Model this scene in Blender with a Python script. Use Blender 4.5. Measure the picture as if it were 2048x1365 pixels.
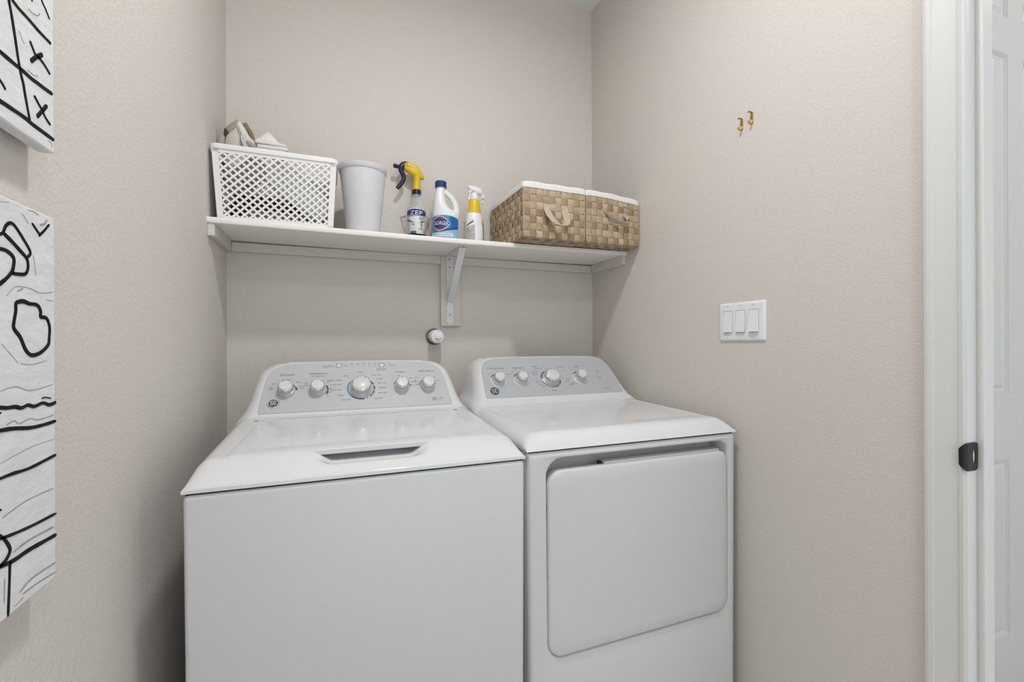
import bpy, bmesh, math, random
from mathutils import Vector, Matrix, noise

for o in list(bpy.data.objects):
    bpy.data.objects.remove(o, do_unlink=True)
SC = bpy.context.scene
COL = SC.collection
random.seed(7)

# ---------------------------------------------------------------- camera
CAM_H = 1.18
cam_data = bpy.data.cameras.new('camera')
cam_data.sensor_width = 36.0
cam_data.lens = 16.0
cam_data.clip_start = 0.02
cam_data.shift_y = 4.0 / 2048.0          # horizon sits a few pixels below the middle
cam = bpy.data.objects.new('camera', cam_data)
COL.objects.link(cam)
YAW, ROLL = math.radians(21.5), math.radians(0.23)
fwd = Vector((math.sin(YAW), math.cos(YAW), 0))
rgt = Vector((math.cos(YAW), -math.sin(YAW), 0))
upv = Vector((0, 0, 1))
r2 = rgt * math.cos(ROLL) - upv * math.sin(ROLL)
u2 = upv * math.cos(ROLL) + rgt * math.sin(ROLL)
R3 = Matrix((r2, u2, -fwd)).transposed()
cam.matrix_world = Matrix.Translation((0, 0, CAM_H)) @ R3.to_4x4()
SC.camera = cam

# ---------------------------------------------------------------- world, exposure
wld = bpy.data.worlds.new('world'); SC.world = wld
wld.use_nodes = True
wld.node_tree.nodes['Background'].inputs[0].default_value = (0.90, 0.96, 1.0, 1)
wld.node_tree.nodes['Background'].inputs[1].default_value = 0.95
SC.view_settings.view_transform = 'Standard'
SC.view_settings.look = 'None'
SC.view_settings.gamma = 1.0
SC.view_settings.use_curve_mapping = False
SC.view_settings.exposure = 0.46

# ---------------------------------------------------------------- lamps' power (each lamp is built with its fixture below)
ROOM_LIGHT_W = 9.6
REAR_LIGHT_W = 8.5
HALL_FILL_W = 6.0
LIGHT_COL = (0.985, 0.985, 1.0)

# ---------------------------------------------------------------- room dimensions (metres, camera above the origin)
XL, XR, YB, YF, ZC = -0.345, 1.136, 1.85, -1.15, 2.735
WT = 0.08                                # thickness of the right wall
DOOR_Y1, DOOR_Y0, DOOR_H = 0.494, -0.36, 2.44

# ================================================================ helpers
def tag(o, label=None, cat=None, group=None, kind=None):
    if label: o['label'] = label
    if cat: o['category'] = cat
    if group: o['group'] = group
    if kind: o['kind'] = kind
    return o

def thing(name, label, cat, loc=(0, 0, 0), rotz=0.0, group=None):
    o = bpy.data.objects.new(name, None)
    COL.objects.link(o)
    o.empty_display_size = 0.05
    o.location = loc; o.rotation_euler = (0, 0, rotz)
    return tag(o, label, cat, group)

def link(name, me, m, parent=None):
    o = bpy.data.objects.new(name, me)
    COL.objects.link(o)
    if m is not None and not me.materials: me.materials.append(m)
    if parent is not None: o.parent = parent
    return o

def obj(name, bm, m, parent=None, smooth=False, angle=None, normals=True):
    if normals: bmesh.ops.recalc_face_normals(bm, faces=bm.faces[:])
    me = bpy.data.meshes.new(name)
    bm.to_mesh(me); bm.free()
    if smooth or angle:
        for p in me.polygons: p.use_smooth = True
        if angle:
            try: me.set_sharp_from_angle(angle=math.radians(angle))
            except Exception: pass
    return link(name, me, m, parent)

def box(bm, lo, hi, bevel=0.0, segs=2, M=None):
    b = bmesh.new()
    bmesh.ops.create_cube(b, size=1.0)
    for v in b.verts:
        v.co = Vector([lo[i] + (v.co[i] + 0.5) * (hi[i] - lo[i]) for i in range(3)])
    if bevel > 0:
        bmesh.ops.bevel(b, geom=b.edges[:], offset=bevel, segments=segs, profile=0.5, affect='EDGES')
    if M is not None: b.transform(M)
    join(bm, b)
    return bm

def join(bm, b):
    vs = [bm.verts.new(v.co) for v in b.verts]
    b.verts.index_update()
    for f in b.faces:
        try: bm.faces.new([vs[v.index] for v in f.verts])
        except ValueError: pass
    b.free()

def loft(bm, rings, cap0=True, cap1=True, closed=True):
    vr = [[bm.verts.new(p) for p in r] for r in rings]
    n = len(vr[0])
    for a, b in zip(vr[:-1], vr[1:]):
        for i in range(n if closed else n - 1):
            j = (i + 1) % n
            try: bm.faces.new((a[i], a[j], b[j], b[i]))
            except ValueError: pass
    if cap0: bm.faces.new(list(reversed(vr[0])))
    if cap1: bm.faces.new(vr[-1])
    return vr

def lathe(bm, prof, segs=32, M=None, cap0=True, cap1=True, sx=1.0, sy=1.0, rmod=None):
    rings = []
    for r, z in prof:
        rg = []
        for i in range(segs):
            a = 2 * math.pi * i / segs
            rr = r * (rmod(a, z) if rmod else 1.0)
            p = Vector((rr * math.cos(a) * sx, rr * math.sin(a) * sy, z))
            rg.append(M @ p if M is not None else p)
        rings.append(rg)
    return loft(bm, rings, cap0, cap1)

def rrect(x0, x1, z0, z1, r, n=6):
    """rounded rectangle, counter-clockwise; r = radius or (bl, br, tr, tl)"""
    if not isinstance(r, (tuple, list)): r = (r,) * 4
    pts = []
    for (cx, cz, a0, rr) in ((x0, z0, math.pi, r[0]), (x1, z0, 1.5 * math.pi, r[1]), (x1, z1, 0, r[2]), (x0, z1, 0.5 * math.pi, r[3])):
        ox = cx + rr if cx == x0 else cx - rr
        oz = cz + rr if cz == z0 else cz - rr
        for k in range(n + 1):
            a = a0 + 0.5 * math.pi * k / n
            pts.append((ox + rr * math.cos(a), oz + rr * math.sin(a)))
    return pts

def smooth_path(pts, sub=6):
    P = [Vector(p) for p in pts]
    out = []
    for i in range(len(P) - 1):
        p0 = P[max(i - 1, 0)]; p1 = P[i]; p2 = P[i + 1]; p3 = P[min(i + 2, len(P) - 1)]
        for k in range(sub):
            t = k / sub
            out.append(0.5 * ((2 * p1) + (-p0 + p2) * t + (2 * p0 - 5 * p1 + 4 * p2 - p3) * t * t + (-p0 + 3 * p1 - 3 * p2 + p3) * t ** 3))
    out.append(P[-1])
    return out

def tube(bm, pts, r, segs=10, sub=6, flat=None, up=Vector((0, 0, 1))):
    """round or elliptical tube; r = number or list per control point; flat = (a, b) scale of the section"""
    path = smooth_path(pts, sub) if sub > 1 else [Vector(p) for p in pts]
    n = len(path); rings = []
    for i, p in enumerate(path):
        d = (path[min(i + 1, n - 1)] - path[max(i - 1, 0)]).normalized()
        s = d.cross(up)
        if s.length < 1e-4: s = d.cross(Vector((1, 0, 0)))
        s.normalize(); t = s.cross(d).normalized()
        if isinstance(r, (list, tuple)):
            f = i / (n - 1) * (len(r) - 1); k = min(int(f), len(r) - 2); rr = r[k] + (r[k + 1] - r[k]) * (f - k)
        else: rr = r
        a, b = flat if flat else (1, 1)
        rings.append([p + s * (math.cos(2 * math.pi * k / segs) * rr * a) + t * (math.sin(2 * math.pi * k / segs) * rr * b) for k in range(segs)])
    loft(bm, rings)
    return bm

def prism(bm, outline, d0, d1, f):
    """extrude a 2D outline between depths d0 and d1; f(a, b, d) -> 3D"""
    loft(bm, [[f(a, b, d0) for a, b in outline], [f(a, b, d1) for a, b in outline]])

_mats = {}
def mat(name, rgb, rough=0.5, metal=0.0, bump=0.0, scale=60.0, var=0.0, detail=2.0, coat=0.0, trans=0.0, ior=1.45, alpha=1.0, spec=0.5, stretch=None, sss=0.0, bdist=0.002):
    if name in _mats: return _mats[name]
    m = bpy.data.materials.new(name); m.use_nodes = True
    nt = m.node_tree; b = nt.nodes['Principled BSDF']
    b.inputs['Base Color'].default_value = (*rgb, 1)
    b.inputs['Roughness'].default_value = rough
    b.inputs['Metallic'].default_value = metal
    b.inputs['Coat Weight'].default_value = coat
    b.inputs['Coat Roughness'].default_value = 0.06
    b.inputs['Transmission Weight'].default_value = trans
    b.inputs['IOR'].default_value = ior
    b.inputs['Alpha'].default_value = alpha
    b.inputs['Specular IOR Level'].default_value = spec
    if sss:
        b.inputs['Subsurface Weight'].default_value = sss
        b.inputs['Subsurface Radius'].default_value = (0.01, 0.01, 0.01)
    if bump or var:
        tc = nt.nodes.new('ShaderNodeTexCoord')
        nz = nt.nodes.new('ShaderNodeTexNoise')
        nz.inputs['Scale'].default_value = scale
        nz.inputs['Detail'].default_value = detail
        src = tc.outputs['Object']
        if stretch:
            mp = nt.nodes.new('ShaderNodeMapping'); mp.inputs['Scale'].default_value = stretch
            nt.links.new(src, mp.inputs['Vector']); src = mp.outputs['Vector']
        nt.links.new(src, nz.inputs['Vector'])
        if var:
            cr = nt.nodes.new('ShaderNodeValToRGB')
            cr.color_ramp.elements[0].position = 0.3; cr.color_ramp.elements[1].position = 0.7
            cr.color_ramp.elements[0].color = (*[c * (1 - var) for c in rgb], 1)
            cr.color_ramp.elements[1].color = (*[min(1, c * (1 + var)) for c in rgb], 1)
            nt.links.new(nz.outputs['Fac'], cr.inputs['Fac'])
            nt.links.new(cr.outputs['Color'], b.inputs['Base Color'])
        if bump:
            bp = nt.nodes.new('ShaderNodeBump')
            bp.inputs['Strength'].default_value = bump
            bp.inputs['Distance'].default_value = bdist
            nt.links.new(nz.outputs['Fac'], bp.inputs['Height'])
            nt.links.new(bp.outputs['Normal'], b.inputs['Normal'])
    _mats[name] = m
    return m

def emit(name, rgb, s):
    m = bpy.data.materials.new(name); m.use_nodes = True
    b = m.node_tree.nodes['Principled BSDF']
    b.inputs['Base Color'].default_value = (*rgb, 1)
    b.inputs['Emission Color'].default_value = (*rgb, 1)
    b.inputs['Emission Strength'].default_value = s
    return m

WALL = mat('painted_wall', (0.655, 0.615, 0.572), 0.75, bump=0.45, scale=170, var=0.015, detail=3.0, spec=0.25, bdist=0.0025)
SHELFP = mat('shelf_paint', (0.84, 0.82, 0.78), 0.5, bump=0.08, scale=40, spec=0.35)
CEIL = mat('ceiling_paint', (0.86, 0.86, 0.86), 0.8, bump=0.3, scale=120, spec=0.2)
FLOOR = mat('floor_tile', (0.62, 0.59, 0.55), 0.5, var=0.10, scale=6)
TRIM = mat('trim_paint', (0.67, 0.67, 0.66), 0.35, bump=0.03, scale=30)
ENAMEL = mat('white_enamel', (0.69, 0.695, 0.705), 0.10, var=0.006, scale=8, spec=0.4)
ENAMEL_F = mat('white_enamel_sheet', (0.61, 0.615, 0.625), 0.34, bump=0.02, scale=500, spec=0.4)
GREYP = mat('grey_panel', (0.49, 0.50, 0.51), 0.42, metal=0.0, spec=0.4, var=0.015, scale=5)
GREYD = mat('grey_panel_dryer', (0.46, 0.47, 0.49), 0.42, metal=0.0, spec=0.4, var=0.015, scale=5)
KNOBW = mat('knob_white', (0.64, 0.64, 0.64), 0.25, coat=0.3)
KNOBG = mat('knob_grey', (0.55, 0.56, 0.57), 0.25, metal=0.3)
CHROME = mat('chrome', (0.72, 0.72, 0.73), 0.14, metal=1.0, bump=0.02, scale=90)
INK = mat('dark_ink', (0.05, 0.05, 0.055), 0.5, var=0.1, scale=50)
INKG = mat('grey_ink', (0.07, 0.07, 0.075), 0.5, var=0.1, scale=50)
INKB = mat('blue_ink', (0.03, 0.22, 0.42), 0.4, var=0.1, scale=50)
INKP = mat('violet_ink', (0.12, 0.12, 0.38), 0.4, var=0.1, scale=50)
DARK = mat('dark_gap', (0.015, 0.015, 0.016), 0.7, var=0.2, scale=30)
PLASW = mat('white_plastic', (0.78, 0.78, 0.78), 0.32, bump=0.03, scale=60)
BLACKM = mat('black_metal', (0.012, 0.012, 0.014), 0.38, metal=0.2, bump=0.06, scale=200)
BRASS = mat('brass', (0.55, 0.38, 0.10), 0.28, metal=1.0, bump=0.05, scale=200)

# ================================================================ setting
def wall(name, bm, m=WALL, kind='structure'):
    o = obj(name, bm, m); tag(o, kind=kind); return o

b = bmesh.new(); box(b, (XL - 0.1, YF - 0.1, -0.1), (3.4, YB + 0.1, 0)); wall('floor', b, FLOOR)
b = bmesh.new(); box(b, (XL - 0.1, YF - 0.1, ZC), (3.4, YB + 0.1, ZC + 0.1)); wall('ceiling', b, CEIL)
b = bmesh.new(); box(b, (XL, YB, 0), (XR + WT, YB + 0.1, ZC)); wall('wall_back', b)
b = bmesh.new(); box(b, (XL - 0.1, YF, 0), (XL, YB + 0.1, ZC)); wall('wall_left', b)
# nook and hall left open behind the camera; world colour enters as added fill
b = bmesh.new(); box(b, (XL - 0.1, YF - 0.1, 2.45), (3.4, YF, ZC)); wall('wall_front', b)
b = bmesh.new()
box(b, (XR, DOOR_Y1 + 0.02, 0), (XR + WT, YB, ZC))
box(b, (XR, YF, 0), (XR + WT, DOOR_Y0 - 0.02, ZC))
box(b, (XR, DOOR_Y0 - 0.02, DOOR_H + 0.02), (XR + WT, DOOR_Y1 + 0.02, ZC))
wall('wall_right', b)
HALL_Y = 0.84
b = bmesh.new(); box(b, (XR + WT, HALL_Y, 0), (3.4, HALL_Y + 0.1, ZC)); wall('wall_hall', b)
b = bmesh.new(); box(b, (3.3, YF, 0), (3.4, HALL_Y, ZC)); wall('wall_hall_end', b)

# door casing: a moulded profile (offset from the opening, projection from the wall), jambs and stops
def casing_section(edge):
    # edge: 0 = at the opening ... 1 = outer; (distance from the opening, projection)
    return [(-0.003, 0.0), (-0.003, 0.010), (0.0015, 0.0125), (0.008, 0.0115), (0.0095, 0.0095), (0.020, 0.0105), (0.046, 0.0145), (0.0475, 0.0165), (0.055, 0.0175), (0.0605, 0.0165), (0.063, 0.013), (0.063, 0.0)]

trim = tag(bpy.data.objects.new('trim_1', None), kind='structure'); COL.objects.link(trim)
sec = casing_section(0)
b = bmesh.new()
y_in = DOOR_Y1
loft(b, [[Vector((XR - p, y_in + d, z)) for d, p in sec] for z in (0.0, DOOR_H)])
obj('casing', b, TRIM, trim)
b = bmesh.new(); loft(b, [[Vector((XR - p, DOOR_Y0 - d, z)) for d, p in sec] for z in (0.0, DOOR_H)]); obj('casing', b, TRIM, trim)
b = bmesh.new(); loft(b, [[Vector((XR - p, y, DOOR_H + d)) for d, p in sec] for y in (DOOR_Y0 - 0.063, DOOR_Y1 + 0.063)]); obj('casing', b, TRIM, trim)
b = bmesh.new(); box(b, (XR - 0.009, DOOR_Y1 - 0.004, 0), (XR + WT + 0.002, DOOR_Y1 + 0.018, DOOR_H), 0.0015); obj('jamb', b, TRIM, trim)
b = bmesh.new(); box(b, (XR - 0.009, DOOR_Y0 - 0.018, 0), (XR + WT + 0.002, DOOR_Y0 + 0.004, DOOR_H), 0.0015); obj('jamb', b, TRIM, trim)
b = bmesh.new(); box(b, (XR - 0.009, DOOR_Y0, DOOR_H), (XR + WT + 0.002, DOOR_Y1, DOOR_H + 0.018), 0.0015); obj('jamb', b, TRIM, trim)
b = bmesh.new(); box(b, (XR + 0.022, DOOR_Y1 - 0.016, 0), (XR + 0.055, DOOR_Y1 - 0.003, DOOR_H), 0.002); obj('door_stop', b, TRIM, trim)
b = bmesh.new(); box(b, (XR + 0.022, DOOR_Y0 + 0.003, 0), (XR + 0.055, DOOR_Y0 + 0.016, DOOR_H), 0.002); obj('door_stop', b, TRIM, trim)

# strike plate on the jamb: flat leaf with a slot, and a rounded lip that curls over the casing edge
def strike():
    z0, z1 = CAM_H - 0.2485, CAM_H - 0.1945
    zc = 0.5 * (z0 + z1); hh = 0.5 * (z1 - z0)
    yj = DOOR_Y1 - 0.0045
    b = bmesh.new()
    n = 24
    x0, x1 = XR - 0.011, XR + 0.0215
    outer, inner = [], []
    for k in range(n):
        a = 2 * math.pi * k / n
        ca, sa = math.cos(a), math.sin(a)
        s = 1 / max(abs(ca), abs(sa))
        s = min(s, 1.28)
        outer.append(((x0 + x1) / 2 + (x1 - x0) / 2 * max(-1, min(1, ca * s)), zc + hh * max(-1, min(1, sa * s))))
        inner.append((XR + 0.0085 + 0.0048 * ca, zc + 0.0135 * sa))
    rings = [[Vector((x, yj, z)) for x, z in inner], [Vector((x, yj - 0.0018, z)) for x, z in inner], [Vector((x, yj - 0.0018, z)) for x, z in outer], [Vector((x, yj + 0.0005, z)) for x, z in outer]]
    loft(b, rings, False, False)
    o = obj('strike_plate', b, BLACKM, trim); tag(o, 'black metal strike plate with a slot on the white door jamb')
    # lip
    b = bmesh.new(); rings = []
    for k in range(9):
        t = k / 8
        h = hh * (1 - 0.45 * t ** 2.2)
        ang = t * math.radians(85)
        x = x0 + 0.001 - 0.009 * math.sin(ang); y = yj - 0.001 + 0.011 * (1 - math.cos(ang))
        rings.append([Vector((x, y - 0.0009, zc - h)), Vector((x, y - 0.0009, zc + h)), Vector((x + 0.0012, y + 0.0012, zc + h)), Vector((x + 0.0012, y + 0.0012, zc - h))])
    loft(b, rings); obj('lip', b, BLACKM, o, smooth=True, angle=50)
    b = bmesh.new(); box(b, (XR + 0.002, yj - 0.0004, zc - 0.0145), (XR + 0.015, yj + 0.001, zc + 0.0145)); obj('slot_wood', b, mat('raw_wood', (0.52, 0.45, 0.40), 0.7, var=0.15, scale=120), o)
    for dz in (-0.0205, 0.0205):
        b = bmesh.new(); lathe(b, [(0.0026, 0), (0.0024, 0.0006), (0.0008, 0.0007)], 14, Matrix.Translation((XR + 0.0105, yj - 0.0017, zc + dz)) @ Matrix.Rotation(math.radians(90), 4, 'X')); obj('screw', b, mat('dark_screw', (0.05, 0.05, 0.055), 0.3, metal=0.8, var=0.1), o, smooth=True, angle=40)
strike()

# the panelled door in the hall beyond
def hall_door():
    d = bpy.data.objects.new('door_1', None); COL.objects.link(d); tag(d, kind='structure')
    x0, x1, z1, yf = 1.875, 2.415, 2.44, 0.805
    stile, mull = 0.112, 0.096
    pw = (x1 - x0 - 2 * stile - mull) / 2
    cols = [x0 + stile, x0 + stile + pw + mull]
    rows = [(0.20, 0.79), (1.005, 2.135), (2.255, 2.33)]
    b = bmesh.new(); box(b, (x0, yf + 0.012, 0.01), (x1, yf + 0.03, z1)); obj('slab', b, TRIM, d)
    def piece(nm, xa, xb, za, zb):
        b = bmesh.new(); box(b, (xa, yf, za), (xb, yf + 0.014, zb)); obj(nm, b, TRIM, d)
    piece('stile', x0, cols[0], 0.01, z1); piece('stile', cols[1] + pw, x1, 0.01, z1); piece('stile', cols[0] + pw, cols[1], 0.01, z1)
    zs = [0.01] + [v for r in rows for v in r] + [z1]
    for k in range(0, 8, 2):
        for c in cols: piece('rail', c, c + pw, zs[k], zs[k + 1])
    for c in cols:
        for za, zb in rows:
            b = bmesh.new()
            w = pw; e = 0.012
            def ring(i, y): return [Vector((c + i, y, za + i)), Vector((c + w - i, y, za + i)), Vector((c + w - i, y, zb - i)), Vector((c + i, y, zb - i))]
            loft(b, [ring(0, yf + 0.001), ring(0.004, yf + 0.0005), ring(0.010, yf + 0.008), ring(0.014, yf + 0.0095), ring(0.018, yf + 0.0095), ring(0.030, yf + 0.003)], False, True)
            obj('panel', b, TRIM, d)
    fr = bpy.data.objects.new('trim_2', None); COL.objects.link(fr); tag(fr, kind='structure')
    for (xa, xb, za, zb) in ((x0 - 0.07, x0 - 0.004, 0, z1 + 0.07), (x1 + 0.004, x1 + 0.07, 0, z1 + 0.07), (x0 - 0.004, x1 + 0.004, z1 + 0.004, z1 + 0.07)):
        b = bmesh.new(); box(b, (xa, 0.822, za), (xb, HALL_Y, zb), 0.003); obj('casing', b, TRIM, fr)
hall_door()

# ceiling lamps: a shallow round downlight over the machines, point lamps elsewhere, the hall one added
def ceiling_light(label, x, y, watts, radius=0.075, globe=False):
    t = thing('ceiling_light', label, 'ceiling light', (x, y, ZC), group='round ceiling lights')
    b = bmesh.new(); lathe(b, [(radius + 0.03, 0), (radius + 0.03, -0.006), (radius + 0.012, -0.014), (radius, -0.014), (radius, -0.004)], 40, None, True, False); obj('trim_ring', b, PLASW, t, smooth=True, angle=35)
    if globe:
        ld = bpy.data.lights.new('lamp', 'POINT'); ld.shadow_soft_size = radius * 0.8; z = -radius - 0.02
    else:
        b = bmesh.new(); lathe(b, [(radius - 0.0005, -0.005), (radius - 0.0005, -0.0065), (radius * 0.6, -0.009), (0.005, -0.010)], 40, None, True, True); obj('diffuser', b, emit('lamp_glow', LIGHT_COL, 2.0), t, smooth=True, angle=35)
        ld = bpy.data.lights.new('lamp', 'AREA'); ld.shape = 'DISK'; ld.size = 2 * radius; ld.spread = math.radians(172); z = -0.018
    ld.energy = watts; ld.color = LIGHT_COL
    lo = bpy.data.objects.new('lamp', ld); COL.objects.link(lo); lo.parent = t; lo.location = (0, 0, z)
ceiling_light('round ceiling light nearest the washer', 0.33, 0.66, ROOM_LIGHT_W)
ceiling_light('round ceiling light at the rear of the laundry room', 0.45, -0.55, REAR_LIGHT_W, 0.07, True)
ceiling_light('added ceiling lamp that brightens the hall', 2.2, -0.1, HALL_FILL_W, 0.10, True)  # unseen lamp, added to brighten the hall and its door

# ================================================================ lettering
def text_into(bm, s, size, f, align='CENTER', fine=0.0):
    """flat lettering; f(x, y) -> 3D point"""
    cu = bpy.data.curves.new('t', 'FONT'); cu.body = s; cu.size = size
    cu.align_x = align; cu.align_y = 'CENTER'; cu.resolution_u = 2
    to = bpy.data.objects.new('t', cu)
    me = to.to_mesh()
    tb = bmesh.new(); tb.from_mesh(me)
    if fine:                                  # cut long faces so that the print follows a round bottle
        bmesh.ops.triangulate(tb, faces=tb.faces[:])
        for _ in range(4):
            long = [ed for ed in tb.edges if ed.calc_length() > fine]
            if not long: break
            bmesh.ops.subdivide_edges(tb, edges=long, cuts=1)
            bmesh.ops.triangulate(tb, faces=tb.faces[:])
    for v in tb.verts: v.co = f(v.co.x, v.co.y)
    join(bm, tb)
    to.to_mesh_clear()
    bpy.data.objects.remove(to); bpy.data.curves.remove(cu)

def arc_into(bm, f, cx, ct, r0, r1, a0, a1):
    n = max(2, int(abs(a1 - a0) / 8))
    for k in range(n):
        q = []
        for rr, kk in ((r0, k), (r1, k), (r1, k + 1), (r0, k + 1)):
            a = math.radians(a0 + (a1 - a0) * kk / n)
            q.append(bm.verts.new(f(cx + rr * math.cos(a), ct + rr * math.sin(a))))
        bm.faces.new(q)

# ================================================================ washer and dryer, shared shapes
def interp(tab, t):
    if t <= tab[0][0]: return tab[0][1]
    for (a, va), (b_, vb) in zip(tab[:-1], tab[1:]):
        if t <= b_:
            k = (t - a) / (b_ - a)
            return va + (vb - va) * k
    return tab[-1][1]

def sstep(a, b_, x):
    t = max(0.0, min(1.0, (x - a) / (b_ - a)))
    return t * t * (3 - 2 * t)

def cabinet(parent, hw, depth, z1, taper, y_front=0.0, name='cabinet'):
    b = bmesh.new()
    box(b, (-hw, y_front, 0.02), (hw, depth, z1), 0.009, 3)
    for v in b.verts:
        k = max(0.0, (z1 - v.co.z)) / z1
        v.co.x *= 1 - taper * k / hw
    return obj(name, b, ENAMEL_F, parent, smooth=True, angle=35)

def top_cover(parent, hw, depth, zs, prof, side_r, scoop=None, name='top_cover'):
    """enamel top: height field with rounded front and sides. prof(y) -> height above the seam zs"""
    def edges(n, a, r, L):       # dense near both ends
        pts = [r * (1 - math.cos(0.5 * math.pi * k / n)) for k in range(n + 1)]
        mid = [r + (L - 2 * r) * k / a for k in range(1, a)]
        return pts + mid + [L - p for p in reversed(pts)]
    xs = [-hw + p for p in edges(10, 56, side_r, 2 * hw)]
    ys = [0.10 * (1 - math.cos(0.5 * math.pi * k / 34)) for k in range(34)] + [0.10 + (depth - 0.10) * k / 24 for k in range(25)]
    b = bmesh.new(); grid = []
    for y in ys:
        row = []
        for x in xs:
            d = min(x + hw, hw - x)
            t = min(1.0, d / side_r)
            g = math.sqrt(max(0.0, 1 - (1 - t) ** 2))
            h = prof(y)
            z = zs + 0.006 + (h - 0.006) * (g if h > 0.006 else 1)
            if scoop: z -= scoop(x, y)
            row.append(b.verts.new((x, y, z)))
        grid.append(row)
    for r0, r1 in zip(grid[:-1], grid[1:]):
        for i in range(len(xs) - 1): b.faces.new((r0[i], r0[i + 1], r1[i + 1], r1[i]))
    rim = grid[0] + [r[-1] for r in grid[1:]] + list(reversed(grid[-1][:-1])) + [r[0] for r in reversed(grid[1:-1])]
    low = [b.verts.new((v.co.x, v.co.y, zs)) for v in rim]
    n = len(rim)
    for i in range(n):
        j = (i + 1) % n
        b.faces.new((rim[j], rim[i], low[i], low[j]))
    b.faces.new(low)
    return obj(name, b, ENAMEL, parent, smooth=True, angle=40)

def console(parent, P):
    """swept-up back console: stacked rounded rings that follow the sloping face, flared into the deck"""
    y0, z0, y1, z1, yb = P['y0'], P['z0'], P['y1'], P['z1'], P['yb']
    T = Vector((0, y1 - y0, z1 - z0)); L = T.length; T.normalize()
    N = Vector((0, -T.z, T.y))
    b = bmesh.new(); rings = []
    for t, w, push in P['rings']:
        base = Vector((0, y0, z0)) + T * (t * L) - N * push
        zf, yf = base.z, base.y
        back = yb - max(0, t - 0.6) * 0.05
        rx, ry = min(0.034, w * 0.3), min(0.06, (back - yf) * 0.75)
        ring = []
        for (sx, cy, ryy, q) in ((-1, yf, ry, 0), (1, yf, ry, 1), (1, back, 0.01, 2), (-1, back, 0.01, 3)):
            for k in range(9):
                a = 0.5 * math.pi * k / 8
                if q == 0: x, y = -w + rx * (1 - math.cos(a)), yf + ryy * (1 - math.sin(a))
                elif q == 1: x, y = w - rx * (1 - math.sin(a)), yf + ryy * (1 - math.cos(a))
                elif q == 2: x, y = w - 0.01 * (1 - math.cos(a)), back - ryy * (1 - math.sin(a))
                else: x, y = -w + 0.01 * (1 - math.sin(a)), back - ryy * (1 - math.cos(a))
                ring.append((x, y))
            if q == 0:      # straight front, subdivided so that the top can arch
                for k in range(1, 16): ring.append((-w + rx + (2 * w - 2 * rx) * k / 16, yf))
            if q == 2:
                for k in range(1, 16): ring.append((w - 0.01 - (2 * w - 0.02) * k / 16, back))
        out = []
        for x, y in ring:
            p = Vector((x, y, zf))
            arch = P['arch'] * (1 - (x / 0.34) ** 2) * sstep(0.3, 1.0, t)
            p += T * (arch - P['arch'] * 0.35 * sstep(0.3, 1.0, t))
            out.append(p)
        rings.append(out)
    loft(b, rings)
    return obj('console', b, ENAMEL, parent, smooth=True, angle=50)

def plane_frame(P):
    O = Vector((0, P['y0'], P['z0'])); T = Vector((0, P['y1'] - P['y0'], P['z1'] - P['z0'])); T.normalize()
    N = Vector((0, -T.z, T.y)); X = Vector((1, 0, 0))
    return (lambda x, t, h=0.0: O + X * x + T * t + N * h), Matrix((X, T, N)).transposed().to_4x4(), O, T, N

def panel_plate(parent, F, half, m, r=0.008, h=0.0016):
    """half = right half outline from bottom to top (x, t)"""
    right = [tuple(p) for p in half]
    left = [(-x, t) for x, t in reversed(right)]
    ctr = right + left
    sm = []
    n = len(ctr)
    for k in range(n):
        p0, p1, p2, p3 = (Vector(ctr[(k + d) % n]) for d in (-1, 0, 1, 2))
        sharp = (k == n - 1)          # straight bottom edge
        sm.append(p1)
        if not sharp and (p2 - p1).length > 0.012:
            for q in (0.25, 0.5, 0.75):
                sm.append(0.5 * ((2 * p1) + (-p0 + p2) * q + (2 * p0 - 5 * p1 + 4 * p2 - p3) * q * q + (-p0 + 3 * p1 - 3 * p2 + p3) * q ** 3))
    b = bmesh.new()
    cx, ct = 0.0, 0.09
    def ins(p, d):
        v = Vector((cx, ct)) - p; l = v.length
        return p + v * (d / l)
    loft(b, [[F(p.x, p.y, -0.003) for p in sm], [F(p.x, p.y, h * 0.6) for p in sm], [F(*ins(p, 0.0012), h) for p in sm]])
    return obj('control_panel', b, m, parent)

def knob(parent, F, Mr, x, t, big=False, face=KNOBW, label=None, angle=90):
    s = 1.42 if big else 1.0
    M = Matrix.Translation(F(x, t, 0.0016)) @ Mr
    b = bmesh.new(); lathe(b, [(0.0245 * s, 0), (0.0245 * s, 0.0015), (0.0232 * s, 0.0022), (0.0232 * s, 0.0085), (0.0224 * s, 0.0092), (0.0212 * s, 0.0094), (0.0200 * s, 0.021), (0.0198 * s, 0.0235)], 40, M)
    k = obj('knob', b, KNOBG, parent, smooth=True, angle=32)
    b = bmesh.new(); lathe(b, [(0.0188 * s, 0.0215), (0.0205 * s, 0.0235), (0.0205 * s, 0.0255), (0.0196 * s, 0.0285), (0.0180 * s, 0.0295)], 40, M); obj('knob_ring', b, CHROME, k, smooth=True, angle=32)
    b = bmesh.new(); lathe(b, [(0.0180 * s, 0.0285), (0.0178 * s, 0.0305), (0.0165 * s, 0.0318), (0.004, 0.0326)], 40, M); obj('knob_face', b, face, k, smooth=True, angle=40)
    b = bmesh.new(); a = math.radians(angle)
    M2 = M @ Matrix.Rotation(a, 4, 'Z')
    box(b, (0.0125 * s, -0.0009, 0.0305), (0.0198 * s, 0.0009, 0.0320), 0.0003, 1, M2); obj('pointer', b, INKG, k)
    return k

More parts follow.
